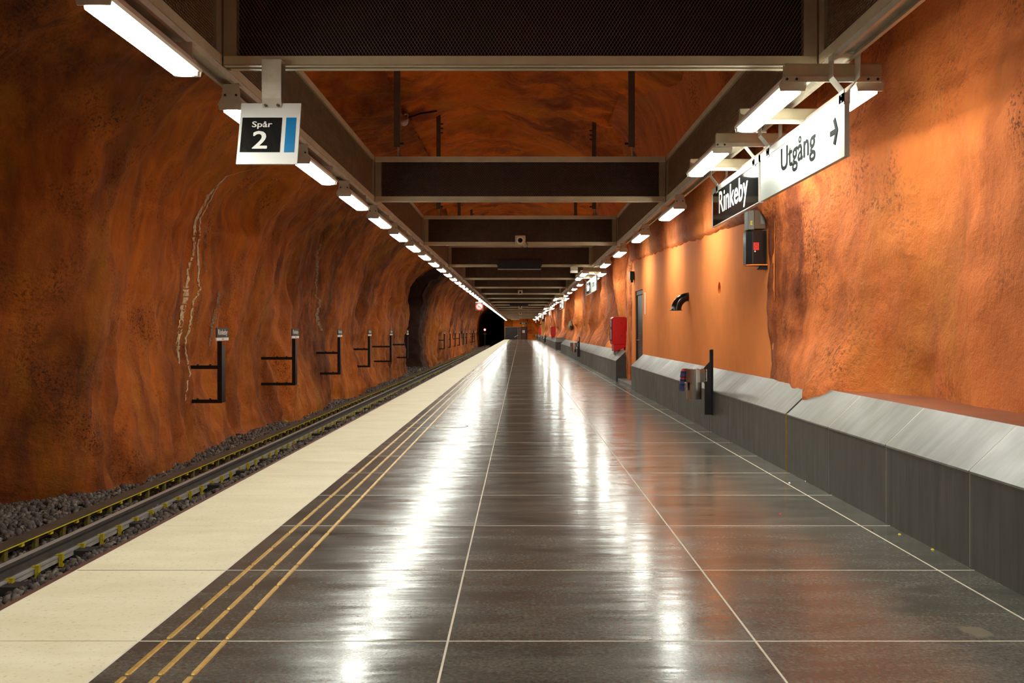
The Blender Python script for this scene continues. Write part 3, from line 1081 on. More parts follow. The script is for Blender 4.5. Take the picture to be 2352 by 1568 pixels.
bolt_me = MB().cyl((0.150, 0.0, -0.015), 0.012, 0.01, 'x', 8).mesh('clip_bolt', M['bolt'])
mbf = MB()
y = 6.4
n = 0
while y < 125:
    if n < 62:
        c_ = link('rail_clip', cm2, rr, (0, y - 60, 0))
        if n < 20:
            link('clip_bolt', bolt_me, c_)
    else:
        mbf.box(0.10, 0.150, y - 60 - 0.02, y - 60 + 0.02, -0.045, 0.055)
    y += 0.478
    n += 1
stuff(mbf.build('far_rail_clips', M['yellow'], rr))

r2 = empty('running_rail', (-3.05, 60, RZ - 0.15))
tag(r2, 'plain steel rail close under the cream platform edge', 'rail')
MB().prism(rp, -55, 139).build('rail_body', M['rail'], r2)
MB().box(-0.030, 0.030, -55, 139, 0.146, 0.150).build('rail_head', M['rail_shine'], r2)

# sleepers ends showing through the ballast
sl_me = MB().box(-0.50, 0.13, -0.10, 0.10, -0.16, 0.0).mesh('sleeper', M['timber'])
for i in range(22):
    o = link('sleeper', sl_me, None, (RX + 0.16, 7.3 + i * 1.434, bedZ + 0.05))
    tag(o, 'dark sleeper end, %s from the camera, under the running rail' % ordw(i + 1), 'sleeper', 'sleepers under the track')

# third rail with its cover board
CX, CZ = -4.92, -0.845
tr = empty('third_rail', (CX, 60, bedZ))
tag(tr, 'third rail under a brown cover board with yellow underside', 'rail')
zc = CZ - bedZ
MB().box(-0.075, 0.075, -55, 139, zc, zc + 0.02).build('cover_board', M['plank'], tr)
MB().box(0.066, 0.0765, -55, 139, zc - 0.012, zc - 0.0005).build('board_edge', M['yellow_bright'], tr)
MB().box(-0.045, 0.0, -55, 139, zc - 0.075, zc - 0.03).build('conductor', M['rail'], tr)
sp_me = MB().prism([(0.015, -0.03), (0.055, -0.03), (0.062, zc - 0.012), (0.03, zc - 0.012)], -0.035, 0.035).mesh('rail_support', M['olive'])
sp2_me = MB().box(0.03, 0.06, -0.03, 0.03, zc - 0.05, zc - 0.012).mesh('rail_lug', M['yellow_bright'])
mbf = MB()
y, n = 7.2, 0
while y < 125:
    if n < 60:
        link('rail_support', sp_me, tr, (0, y - 60, 0))
        link('rail_lug', sp2_me, tr, (0, y - 60 + 0.33, 0))
    else:
        mbf.box(0.02, 0.06, y - 60 - 0.035, y - 60 + 0.035, -0.03, zc - 0.012)
    y += 0.62
    n += 1
stuff(mbf.build('far_rail_supports', M['olive'], tr))

# yellow track markers
for i, (x_, y_, w_, h_) in enumerate(((655, 973, 11, 10), (965, 852, 3.4, 7), (1018, 830, 3.0, 6), (1088, 800, 5.5, 7))):
    lbl = ['yellow marker plate lying on the ballast in front of the second track sign', 'small yellow marker in the ballast beside the dark wall recess',
           'small yellow marker post beyond the dark wall recess', 'farthest yellow and white marker near the tunnel mouth'][i]
    Yd = F * (H - (bedZ + 0.08)) / (y_ - VY)
    p = px(x_, y_, Yd)
    t_ = empty('track_marker', (p.x, p.y, bedZ - 0.02))
    tag(t_, lbl, 'marker', 'yellow markers along the track')
    hw_, hz = w_ * Yd / F / 2, h_ * Yd / F
    MB().prism([(-hw_ * 1.1, 0.10), (hw_ * 0.9, 0.085), (hw_ * 1.1, 0.085 + hz * 0.8), (-hw_ * 0.8, 0.10 + hz)], -0.012, 0.012).build('plate', M['yellow_bright'], t_)
    MB().box(-0.02, 0.02, 0.012, 0.03, 0.0, 0.1 + hz * 0.5).build('stake', M['black'], t_)

# ------------------------------------------------------------------ steel canopy of crossbeams
BZ0, BZ1, BY0, BS = 2.95, 3.545, 6.71, 7.0


def expanded(w, h, du=0.0115, pitch=0.0186, t=0.0058, depth=0.003):
    """real expanded-metal lattice of zigzag strands in the local u (x), v (z) plane"""
    nu, nv = int(w / du), int(h / pitch)
    i = np.arange(nu + 1)
    vs, fs = [], []
    V = []
    Fq = []
    base = 0
    for j in range(nv + 1):
        v = j * pitch + 0.5 * pitch * np.where((i + j) % 2 == 0, 1, -1) * 0.96
        lo = np.stack([i * du, np.full(nu + 1, -depth), v - t / 2], -1)
        up = np.stack([i * du, np.full(nu + 1, depth), v + t / 2], -1)
        V.append(lo); V.append(up)
        a = base + i[:-1]
        Fq.append(np.stack([a, a + 1, a + 1 + nu + 1, a + nu + 1], -1))
        base += 2 * (nu + 1)
    return np.concatenate(V), np.concatenate(Fq)


def np_mesh(name, V, Q, mat):
    me = bpy.data.meshes.new(name)
    me.vertices.add(len(V)); me.vertices.foreach_set('co', V.astype(np.float32).ravel())
    nf, k_ = Q.shape
    me.loops.add(nf * k_); me.loops.foreach_set('vertex_index', Q.astype(np.int32).ravel())
    me.polygons.add(nf)
    me.polygons.foreach_set('loop_start', (np.arange(nf) * k_).astype(np.int32))
    me.polygons.foreach_set('loop_total', np.full(nf, k_, np.int32))
    me.materials.append(mat)
    me.update(calc_edges=True)
    return me


HB = BZ1 - BZ0
WB = 1.945
# crossbeam master, local origin at bottom centre of the front face
cb = empty('crossbeam', (0, BY0, BZ0))
MB().box(-WB, WB, 0.0, 0.010, 0.0, 0.062).box(-WB, WB, 0.0, 0.05, 0.0, 0.006).build('bottom_rail', M['beam'], cb)
MB().box(-WB + 0.02, WB - 0.02, 0.09, 0.145, 0.0, 0.006).box(-WB, WB, 0.135, 0.145, 0.0, 0.062).build('rear_flange', M['beam'], cb)
MB().box(-WB + 0.02, WB - 0.02, 0.05, 0.09, 0.035, 0.041).build('slot_channel', M['beam_dark'], cb)
MB().box(-WB, WB, 0.0, 0.145, HB - 0.062, HB).build('top_rail', M['beam'], cb)
MB().box(-WB, WB, -0.004, 0.0, HB - 0.075, HB - 0.06).build('top_lip', M['galv'], cb)
for sgn in (-1, 1):
    a, b = sorted((sgn * WB, sgn * (WB - 0.085)))
    MB().box(a, b, 0.002, 0.143, 0.062, HB - 0.062).build('end_post', M['beam_dark'], cb)
V, Q = expanded(2 * WB - 0.16, HB - 0.14)
V[:, 0] -= WB - 0.08
V[:, 2] += 0.07
V[:, 1] += 0.014
stuff(link('mesh_panel', np_mesh('crossbeam_mesh', V, Q, M['expanded']), cb))
MB().box(-WB + 0.08, WB - 0.08, 0.07, 0.08, 0.064, HB - 0.064).build('felt_core', M['core'], cb)
beams = [cb] + [dup(cb, (0, BY0 + BS * i, BZ0)) for i in range(1, 21)]
for i, b in enumerate(beams):
    tag(b, '%s mesh-filled steel crossbeam from the camera%s' % (ordw(i + 1), '' if i else ', cut by the top of the picture'), 'beam', 'steel crossbeams over the platform')

# long side beams carrying the lamps, one per bay and side
sb = empty('side_beam', (-1.95, BY0 - BS, BZ0))
LB = BS - 0.02
MB().box(-0.075, 0.0, 0.15, LB, 0.0, 0.062).build('bottom_rail', M['beam'], sb)
MB().box(-0.075, 0.0, 0.15, LB, HB - 0.062, HB).build('top_rail', M['beam'], sb)
for a in (0.0, LB - 0.11):
    MB().box(-0.07, -0.002, a + (0.02 if a == 0 else 0), a + 0.11 + (0.05 if a == 0 else 0), 0.0, HB).build('post', M['beam_dark'], sb)
V, Q = expanded(LB - 0.30, HB - 0.13)
V = np.stack([-0.012 - V[:, 1], V[:, 0] + 0.17, V[:, 2] + 0.065], -1)
stuff(link('mesh_panel', np_mesh('side_beam_mesh', V, Q, M['expanded']), sb))
MB().box(-0.07, -0.06, 0.12, LB - 0.11, 0.064, HB - 0.064).build('felt_core', M['core'], sb)
MB().box(-0.135, -0.010, 0.0, LB + 0.02, -0.002, 0.004).box(-0.135, -0.130, 0.0, LB + 0.02, -0.035, 0.0).box(-0.015, -0.010, 0.0, LB + 0.02, -0.035, 0.0).box(-0.135, -0.112, 0.0, LB + 0.02, -0.040, -0.035).box(-0.033, -0.010, 0.0, LB + 0.02, -0.040, -0.035).build('strut_channel', M['galv'], sb)
MB().tube([(-0.05, 0.3, 0.0), (-0.03, 1.2, -0.012), (-0.055, 2.4, 0.0), (-0.03, 3.6, -0.016), (-0.05, 5.0, 0.0), (-0.03, 6.6, -0.014)], 0.006, 6).build('cable', M['black'], sb)
lefts = [sb] + [dup(sb, (-1.95, BY0 - BS + BS * i, BZ0)) for i in range(1, 21)]
# right-hand master is the mirrored one
sb2 = empty('side_beam', (1.95, BY0 - BS, BZ0))
for ch in kids(sb):
    me = ch.data.copy()
    co = np.empty(len(me.vertices) * 3); me.vertices.foreach_get('co', co); co = co.reshape(-1, 3); co[:, 0] *= -1
    me.vertices.foreach_set('co', co.ravel()); me.flip_normals(); me.update()
    o = link(ch.name.split('.')[0], me, sb2)
    if ch.get('kind'):
        o['kind'] = ch['kind']
rights = [sb2] + [dup(sb2, (1.95, BY0 - BS + BS * i, BZ0)) for i in range(1, 21)]
for side, lst in (('left', lefts), ('right', rights)):
    for i, b in enumerate(lst):
        tag(b, '%s bay of the long %s mesh side beam from the camera' % (ordw(i + 1), side), 'beam', '%s side beams over the platform' % side)

# hangers from the vault to the crossbeams
def hanger(x, yb, side, lbl):
    zc_ = ceil_z(x, yb + 0.07)
    t_ = empty('ceiling_hanger', (x, yb + 0.07, BZ1))
    tag(t_, lbl, 'hanger', 'steel hangers above the crossbeams')
    hgt = zc_ - BZ1 + 0.08
    MB().box(-0.042, 0.042, -0.004, 0.004, 0.14, hgt).box(-0.042, -0.034, 0.0, 0.06, 0.14, hgt).box(0.034, 0.042, 0.0, 0.06, 0.14, hgt).build('column', M['hanger'], t_)
    MB().cyl((0.012, 0.02, 0.0), 0.012, 0.2, n=10).build('rod', M['beam'], t_)
    MB().box(-0.06, 0.07, -0.03, 0.06, 0.0, 0.012).prism([(0.02, 0.012), (0.075, 0.012), (0.03, 0.09), (0.02, 0.09)], 0.015, 0.027).build('foot_plate', M['galv_dark'], t_)
    s_ = side
    for zz in (0.19, hgt - 0.24, hgt - 0.33, hgt - 0.42):
        MB().cyl((s_ * 0.042 if s_ > 0 else -0.092, 0.03, zz), 0.016, 0.05, 'x', 8).build('bolt', M['bolt'], t_)
    return t_


for i in range(1, 9):
    yb = BY0 + BS * i
    hanger(-1.66, yb, 1, 'left dark steel hanger above the %s crossbeam from the camera' % ordw(i + 1))
    hanger(1.50, yb, -1, 'right dark steel hanger above the %s crossbeam from the camera' % ordw(i + 1))

# dome light and its cable on the vault
pd = hit(BV_C, 928, 264) + Vector((0, 0, -0.04))
dm = empty('dome_light', pd)
tag(dm, 'small white dome fitting on the vault beside the left hanger', 'lamp')
MB().cyl((0, 0, -0.09), 0.085, 0.14, n=20).build('base', M['housing'], dm)
mbd = MB()
for k_ in range(4):
    a0, a1 = k_ * math.pi / 8, (k_ + 1) * math.pi / 8
    mbd.cyl((0, 0, -0.09 - 0.085 * math.sin(a1)), 0.085 * math.cos(a1) + 1e-3, 0.085 * (math.sin(a1) - math.sin(a0)), n=20, r2=0.085 * math.cos(a0))
mbd.build('globe', M['white'], dm, smooth=True)
pts = [hit(BV_C, x_, y_) + Vector((0, -0.02, -0.03)) for x_, y_ in ((938, 267), (950, 264), (965, 258), (985, 255), (1003, 252))]
tag(MB().tube(pts, 0.016, 6).build('vault_cable', M['black']), 'black cable running across the vault from the white dome fitting', 'cable')

# ------------------------------------------------------------------ lamps
LZ = 2.725
LL = 1.36


def lamp_master():
    t_ = empty('fluorescent_lamp', (-1.99, 7.0, LZ))
    MB().prism([(-0.078, 0.03), (0.078, 0.03), (0.088, 0.045), (0.046, 0.105), (-0.046, 0.105), (-0.088, 0.045)], 0.012, LL - 0.012).build('housing', M['housing'], t_)
    # diffuser: shallow tray with rounded ends
    mbd_ = MB()
    out = []
    w_ = 0.062
    for k_ in range(9):
        a_ = math.pi * k_ / 8
        out.append((w_ * math.cos(a_), LL - 0.075 + 0.05 * math.sin(a_)))
    for k_ in range(9):
        a_ = math.pi + math.pi * k_ / 8
        out.append((w_ * math.cos(a_), 0.055 + 0.040 * math.sin(a_)))
    n_ = len(out)
    vs_ = [(x_, y_, 0.0) for x_, y_ in out] + [(x_ * 1.08, y_, 0.030) for x_, y_ in out]
    mbd_.add(vs_, [tuple(reversed(range(n_)))] + [(i_, (i_ + 1) % n_, (i_ + 1) % n_ + n_, i_ + n_) for i_ in range(n_)])
    mbd_.build('diffuser', M['diffuser'], t_)
    for a_ in (0.0, LL - 0.012):
        MB().prism([(-0.078, 0.004), (0.078, 0.004), (0.088, 0.045), (0.060, 0.095), (-0.060, 0.095), (-0.088, 0.045)], a_, a_ + 0.012).build('end_cap', M['galv'], t_)
    MB().box(-0.072, 0.072, LL - 0.045, LL - 0.012, 0.004, 0.030).box(-0.074, 0.074, 0.012, 0.022, 0.012, 0.030).build('tray_end', M['housing'], t_)
    # hanging plates up to the strut channel
    for a_ in (0.01, LL - 0.10):
        MB().box(-0.058, 0.058, a_, a_ + 0.004, 0.105, 0.188).box(-0.062, 0.062, a_ - 0.006, a_ + 0.004, 0.085, 0.125).box(-0.058, 0.058, a_, a_ + 0.07, 0.184, 0.188).build('hanging_plate', M['galv'], t_)
    for sx in (-0.038, 0.038):
        MB().cyl((sx, -0.002, 0.105), 0.008, 0.008, 'y', 8).build('bolt', M['bolt'], t_)
    return t_


lm = lamp_master()
lm.location = (-1.99, 4.77, LZ)
n = 1
tag(lm, 'nearest lit fluorescent lamp of the left row, at the top left corner', 'lamp', 'left row of fluorescent lamps')
LSP = 2.262
y = 4.77 + LSP
while y < 145.2:
    n += 1
    far_ = n > 24
    o = dup(lm, (-1.99, y, LZ), skip=('bolt',) if n > 12 else ())
    if not far_:
        tag(o, '%s lit fluorescent lamp from the camera in the left row' % ordw(n), 'lamp', 'left row of fluorescent lamps')
    else:
        tag(o, 'tiny far lamp merged into the thin bright line beyond the no-smoking sign', 'lamp', 'far lamps merged at the end of the left row')
    y += LSP
for i in range(3):
    o = dup(lm, (-1.99, 4.77 - LSP * (i + 1), LZ))
    tag(o, 'lit fluorescent lamp of the left row, %s behind the picture edge' % ordw(i + 1), 'lamp', 'left row lamps behind the camera')

PERIOD = 20.62
n = 0
cbm = None


def crossbar_master():
    t_ = empty('lamp_crossbar', (1.97, 6.42, 2.775))
    MB().box(-0.305, 0.305, 0.0, 0.005, 0.03, 0.118).box(-0.305, 0.305, 0.0, 0.05, 0.113, 0.118).box(-0.305, 0.305, 0.045, 0.05, 0.03, 0.118).build('channel', M['beam'], t_)
    MB().box(-0.312, 0.300, -0.014, 0.0, 0.0, 0.034).build('lower_flange', M['galv'], t_)
    for x_ in (-0.295, -0.235, 0.215, 0.275):
        MB().cyl((x_, -0.022, 0.016), 0.008, 0.01, 'y', 8).build('bolt', M['bolt'], t_)
    return t_


cbm = crossbar_master()
cbm_used = False
cluster_names = ['nearest', 'second', 'third', 'fourth', 'fifth', 'sixth', 'seventh']
for c in range(7):
    base = 6.45 + PERIOD * c
    if base > 143:
        break
    for j, off in enumerate((0.0, 2.26)):
        for side, xx in (('left', 1.725), ('right', 2.215)):
            o = dup(lm, (xx, base + off + 0.03, LZ), skip=('hanging_plate', 'bolt'))
            tag(o, '%s lamp of the %s pair in the %s sign cluster of the right row' % (side, ordw(j + 1), ordw(c + 1)), 'lamp', 'right row of fluorescent lamps')
        for m_, yy in (('near', base + off - 0.004), ('far', base + off + LL - 0.06)):
            if not cbm_used:
                q = cbm; cbm_used = True
                q.location = (1.97, yy, 2.775)
            else:
                q = dup(cbm, (1.97, yy, 2.775), skip=() if c < 2 else ('bolt',))
            tag(q, 'crossbar at the %s end of the %s lamp pair in the %s sign cluster' % (m_, ordw(j + 1), ordw(c + 1)), 'bracket', 'crossbars carrying lamp pairs')
    for j in range(4):
        yy = base + 6.31 + 3.50 * j
        if yy > 145:
            break
        n += 1
        o = dup(lm, (1.99, yy, LZ), skip=('bolt',) if c else ())
        tag(o, '%s single lamp after the %s sign cluster of the right row' % (ordw(j + 1), ordw(c + 1)), 'lamp', 'right row of fluorescent lamps')
for i, yy in enumerate((3.0, -0.5, -4.0)):
    o = dup(lm, (1.99, yy, LZ))
    tag(o, 'lit lamp of the right row, %s behind the picture edge' % ordw(i + 1), 'lamp', 'right row lamps behind the camera')

# ------------------------------------------------------------------ hanging signs over the right side
SX = 2.02


def strap(t_, y_, zt):
    """bent strap from the strut channel down to the sign top; zt = height of the sign top in local z"""
    for s_ in (-1, 1):
        prof = [(s_ * 0.085, zt + 0.245), (s_ * 0.085, zt + 0.10), (s_ * 0.020, zt + 0.02), (s_ * 0.020, zt - 0.07)]
        th = 0.005 * s_
        poly = prof + [(x_ - th, z_ - (0.003 if 0 < i_ < 3 else 0)) for i_, (x_, z_) in reversed(list(enumerate(prof)))]
        MB().prism(poly, y_ - 0.05, y_ + 0.05).build('strap', M['galv'], t_)
    MB().box(-0.088, 0.088, y_ - 0.05, y_ + 0.05, zt + 0.235, zt + 0.243).build('strap_plate', M['galv'], t_)
    for zz in (zt - 0.05, zt - 0.015):
        MB().cyl((-0.028, y_ - 0.02, zz), 0.007, 0.008, 'x', 8).build('bolt', M['bolt'], t_)


def arrow_poly(cy, cz, s):
    pts = [(-0.5, 0.09), (0.10, 0.09), (-0.12, 0.42), (0.10, 0.5), (0.42, 0.0), (0.10, -0.5), (-0.12, -0.42), (0.10, -0.09), (-0.5, -0.09)]
    return [(cy - p[0] * s, cz + p[1] * s) for p in pts]


BAS_R = ((0, -1, 0), (0, 0, 1), (-1, 0, 0))
ZB, ZT = 2.29, 2.685


def exit_sign(y0, y1, lbl, detail=True):
    t_ = empty('exit_sign', (SX, y0, ZB))
    tag(t_, lbl, 'sign', 'white exit signs over the benches')
    L_ = y1 - y0
    MB().box(-0.016, 0.016, 0, L_, 0.0, ZT - ZB - 0.055).build('panel', M['sign_lit'], t_)
    MB().box(-0.020, 0.020, 0, L_, ZT - ZB - 0.055, ZT - ZB).build('top_rail', M['sign_white'], t_)
    text_mb('Utgång', L_ * 0.415, 0.172, BAS_R, (-0.016, L_ * 0.49, 0.145), bold=0.035, mat=M['ink'], parent=t_)
    if detail:
        MB().prism(arrow_poly(L_ * 0.09, 0.19, 0.175), -0.020, -0.0165, 'x').build('arrow', M['ink'], t_)
    else:
        MB().box(-0.0195, -0.0165, 0.1, 0.22, 0.12, 0.2).build('arrow', M['blue'], t_)
    for yy in (0.05, L_ - 0.25):
        strap(t_, yy, ZT - ZB)
    return t_


def name_sign(y0, y1, lbl):
    t_ = empty('station_name_sign', (SX, y0, ZB))
    tag(t_, lbl, 'sign', 'black station name signs over the benches')
    L_ = y1 - y0
    MB().box(-0.016, 0.016, 0.012, L_ - 0.008, 0.004, ZT - ZB - 0.055).build('panel', M['sign_black'], t_)
    MB().box(-0.020, 0.020, 0, L_, ZT - ZB - 0.055, ZT - ZB).box(-0.020, 0.020, 0, 0.012, 0.0, ZT - ZB).box(-0.020, 0.020, L_ - 0.008, L_, 0.0, ZT - ZB).box(-0.020, 0.020, 0, L_, -0.004, 0.004).build('frame', M['sign_white'], t_)
    text_mb('Rinkeby', L_ * 0.62, 0.215, BAS_R, (-0.016, L_ * 0.515, 0.105), bold=0.036, mat=M['white'], parent=t_)
    for yy in (0.2, L_ - 0.25):
        strap(t_, yy, ZT - ZB)
    return t_


for c in range(7):
    base = 6.45 + PERIOD * c
    if base > 140:
        break
    w_ = ordw(c + 1)
    exit_sign(base - 0.12, base + 2.08, 'white sign lettered Utgång in the %s lamp cluster from the camera' % w_, detail=(c == 0))
    name_sign(base + 2.14, base + 4.23, 'black sign lettered Rinkeby in the %s lamp cluster from the camera' % w_)

# track number sign under the nearest crossbeam
ts = empty('track_sign', (0, 6.50, 2.27), (0, 0, 0))
tag(ts, 'white hanging sign lettered Spår 2 with black square and blue bar', 'sign')
tilt = math.radians(17)
cxs = px(612, 300, 6.5).x
R = Matrix.Translation((cxs, 0, 0)) @ Matrix.Rotation(-tilt, 4, 'X')
w2, h2 = 0.1935, 0.432
MB().box(-w2, w2, 0, 0.012, 0, h2).xf(R).build('panel', M['sign_white'], ts)
MB().box(-w2 + 0.017, w2 - 0.115, -0.0035, 0.0, 0.082, h2 - 0.105).xf(R).build('black_square', M['sign_black'], ts)
MB().box(w2 - 0.088, w2 - 0.024, -0.0035, 0.0, 0.082, h2 - 0.105).xf(R).build('blue_bar', M['blue'], ts)
R3 = R.to_3x3()
bas = (R3 @ Vector((1, 0, 0)), R3 @ Vector((0, 0, 1)), R3 @ Vector((0, -1, 0)))
text_mb('Spår', 0.128, 0.040, bas, R @ Vector((-0.046, -0.004, 0.258)), bold=0.032, mat=M['white'], parent=ts)
text_mb('2', 0.088, 0.122, bas, R @ Vector((-0.052, -0.004, 0.107)), bold=0.035, mat=M['white'], parent=ts)
bx = cxs + 0.008
MB().prism([(0.24, 0.69), (0.24, 0.685), (0.10, 0.685), (0.10, 0.55), (0.105, 0.44), (0.125, 0.37), (0.121, 0.365), (0.099, 0.44), (0.094, 0.55), (0.094, 0.69)], bx - 0.062, bx + 0.062, 'x').build('bracket', M['galv'], ts)
MB().prism([(0.24, 0.69), (0.24, 0.58), (0.13, 0.40), (0.125, 0.40), (0.234, 0.582), (0.234, 0.69)], bx - 0.050, bx + 0.058, 'x').build('rear_bracket', M['galv_dark'], ts)
for sx in (-0.04, 0.04):
    MB().cyl((bx + sx, 0.095, 0.395), 0.009, 0.012, 'y', 8).build('bolt', M['bolt'], ts)

# no-smoking sign under the left row
Yn = 51.5
p0 = px(1101, 713, Yn)
ns = empty('no_smoking_sign', (p0.x, Yn, p0.z))
tag(ns, 'grey no-smoking sign with red ring below the left lamp row', 'sign')
MB().box(-0.2, 0.2, 0, 0.012, 0.0, 0.40).build('panel', M['sign_grey'], ns)
MB().cyl((0, -0.006, 0.2), 0.165, 0.006, 'y', 40).build('white_disc', M['disc'], ns)
MB().ring((0, -0.012, 0.2), 0.19, 0.152, 0.008, 'y', 40).build('red_ring', M['red'], ns)
MB().box(-0.165, 0.165, -0.012, -0.008, -0.013, 0.013).xf(Matrix.Translation((0, 0, 0.2)) @ Matrix.Rotation(math.radians(45), 4, 'Y')).build('red_bar', M['red'], ns)
MB().box(-0.09, 0.05, -0.008, -0.006, 0.175, 0.198).build('cigarette', M['black'], ns)
MB().box(-0.2, 0.2, -0.006, 0.02, 0.40, 0.44).build('top_rail', M['beam'], ns)
MB().box(-0.05, 0.05, 0.0, 0.03, 0.44, 0.55).build('bracket', M['galv'], ns)

# ------------------------------------------------------------------ things on the crossbeams
def camera_box(i, z0, s_, lbl):
    yb = BY0 + BS * i
    t_ = empty('surveillance_camera', (0.0, yb - 0.006, BZ0 + z0))
    tag(t_, lbl, 'camera', 'square cameras on the crossbeams')
    MB().box(-s_, s_, -0.14, 0.0, 0.0, 2 * s_ * 0.96).build('case', M['beam'], t_, bevel=0.006)
    MB().ring((0, -0.158, s_ * 0.96), s_ * 0.72, s_ * 0.46, 0.02, 'y', 28).build('lens_ring', M['housing'], t_)
    MB().cyl((0, -0.150, s_ * 0.96), s_ * 0.48, 0.02, 'y', 24).build('lens', M['black_gloss'], t_)
    if i < 4:
        MB().tube([(s_, -0.05, 0.08), (s_ + 0.045, -0.06, 0.03), (s_ + 0.04, -0.06, -0.03), (s_, -0.06, -0.055), (s_ - 0.06, -0.05, -0.03), (s_ - 0.09, 0.03, -0.012)], 0.006, 6).build('cable', M['black'], t_)
    return t_


camera_box(2, -0.02, 0.104, 'square beige camera with dark round lens on the third crossbeam')
camera_box(6, -0.02, 0.115, 'square beige camera on the seventh crossbeam')
camera_box(10, -0.06, 0.15, 'tiny beige camera on the eleventh crossbeam')
camera_box(14, -0.06, 0.15, 'tiny beige camera on the fifteenth crossbeam')
camera_box(18, -0.06, 0.15, 'farthest tiny beige camera on the nineteenth crossbeam')

for i, x0_, x1_, y0_, y1_, lbl in ((3, 1143, 1243, 596, 618, 'black flat display case seen end-on across the fourth crossbeam'),
                                    (9, 1171, 1213, 697, 703, 'distant black display case across the tenth crossbeam')):
    yb = BY0 + BS * i - 0.3
    a_, b_ = px(x0_, y1_, yb), px(x1_, y0_, yb)
    t_ = empty('display_case', ((a_.x + b_.x) / 2, yb, a_.z))
    tag(t_, lbl, 'display')
    w_ = (b_.x - a_.x) / 2
    MB().box(-w_, w_, 0.0, 0.28, 0.015, b_.z - a_.z).build('case', M['black'], t_, bevel=0.01)
    MB().box(-w_ + 0.005, w_ - 0.005, -0.004, 0.28, 0.0, 0.014).build('bottom_edge', M['galv_dark'], t_)
    MB().box(-w_ - 0.02, -w_, 0.1, 0.2, 0.10, 0.16).build('side_lug', M['black'], t_)
    MB().box(w_, w_ + 0.02, 0.1, 0.2, 0.10, 0.16).build('side_lug', M['black'], t_)

ye = BY0 + BS * 3 - 0.08
a_ = px(1310, 626, ye)
el = empty('emergency_light', (a_.x + 0.1, ye, a_.z))
tag(el, 'small pale box light below the right end of the fourth crossbeam', 'lamp')
MB().box(-0.1, 0.1, 0.0, 0.1, 0.07, 0.175).build('base', M['beam'], el, bevel=0.006)
MB().prism([(-0.1, 0.0), (0.1, 0.0), (0.1, 0.05), (0.085, 0.07), (-0.085, 0.07), (-0.1, 0.05)], -0.01, 0.1).build('cover', M['housing'], el)
MB().box(-0.02, 0.02, 0.03, 0.07, 0.17, 0.21).build('mount', M['galv'], el)

# ------------------------------------------------------------------ signs on posts along the track wall
PXS = -4.98


def track_post():
    t_ = empty('track_name_post', (PXS, 17.0, 0.0))
    MB().prism([(0.0, 0.015), (0.26, 0.015), (0.26, 0.93), (0.10, 1.0), (0.0, 1.0)], -0.012, 0.012, 'x').box(-0.045, 0.03, -0.015, 0.0, 0.015, 1.04).build('post', M['black'], t_)
    for z_ in (0.045, 0.61):
        MB().box(-0.72, 0.0, -0.03, 0.0, z_ - 0.03, z_ + 0.03).build('wall_arm', M['black'], t_)
        for x_ in (-0.37, -0.16):
            MB().cyl((x_, -0.015, z_ + 0.03), 0.018, 0.02, 'z', 8).build('bolt', M['bolt'], t_)
    MB().box(-0.006, 0.012, -0.24, 0.43, 1.105, 1.262).build('name_plate', M['sign_grey'], t_)
    MB().box(-0.006, 0.013, -0.25, 0.44, 1.052, 1.10).build('lower_plate', M['white'], t_)
    text_mb('Rinkeby', 0.53, 0.088, ((0, 1, 0), (0, 0, 1), (1, 0, 0)), (0.012, 0.10, 1.150), bold=0.03, mat=M['white'], parent=t_)
    MB().box(0.0135, 0.0150, 0.05, 0.08, 1.066, 1.086).box(0.0135, 0.0150, 0.11, 0.145, 1.066, 1.086).build('small_marks', M['black'], t_)
    MB().box(-0.012, 0.004, -0.01, 0.03, 0.98, 1.06).build('neck', M['galv_dark'], t_)
    return t_


tp = track_post()
ypos = [17.0, 22.55, 28.15, 33.75, 39.4, 45.1] + [67.2 + 5.6 * i for i in range(9)]
for i, yy in enumerate(ypos):
    o = tp if i == 0 else dup(tp, (PXS, yy, 0.0), skip=() if i < 6 else ('bolt',))
    if i < 6:
        lbl = '%s black track-side post with a small Rinkeby plate from the camera' % ordw(i + 1)
    else:
        lbl = '%s track-side name post beyond the dark wall recess' % ordw(i - 5)
    tag(o, lbl, 'sign', 'name posts along the track wall')

# ------------------------------------------------------------------ things on the right wall
# loudspeaker with grey box above it
yk = 10.62
lk = empty('loudspeaker', (2.345, yk, px(1713, 607, yk).z))
tag(lk, 'black wall loudspeaker with red sticker under the Rinkeby sign', 'loudspeaker')
MB().prism([(-0.005, 0.0), (0.055, -0.05), (0.195, -0.05), (0.205, 0.02), (0.205, 0.16), (0.0, 0.16)], 0.0, 0.345, 'z').build('cabinet', M['black_gloss'], lk, bevel=0.006)
MB().prism([(0.0, 0.004), (0.052, -0.044), (0.21, -0.044), (0.21, 0.15), (0.0, 0.15)], -0.012, 0.0, 'z').build('bottom_plate', M['plaster'], lk)
MB().box(0.13, 0.215, -0.02, 0.10, -0.05, 0.0).tube([(0.14, -0.01, -0.02), (0.12, -0.02, -0.045), (0.11, -0.02, -0.055)], 0.008, 6).build('clamp', M['black'], lk)
MB().box(0.062, 0.118, -0.054, -0.0505, 0.145, 0.222).build('sticker', M['red_sticker'], lk)
MB().ring((0.09, -0.0555, 0.182), 0.020, 0.014, 0.0015, 'y', 20).box(0.070, 0.110, -0.0555, -0.054, 0.208, 0.213).build('sticker_print', M['rust'], lk)
MB().cyl((0.078, -0.053, 0.132), 0.008, 0.004, 'y', 10).build('screw', M['white'], lk)
gb = empty('control_box', (2.352, yk, px(1713, 527, yk).z))
tag(gb, 'grey and brown box with yellow print above the black loudspeaker', 'box')
MB().box(0.0, 0.065, -0.045, 0.13, -0.005, 0.195).build('grey_side', M['grey_box'], gb, bevel=0.004)
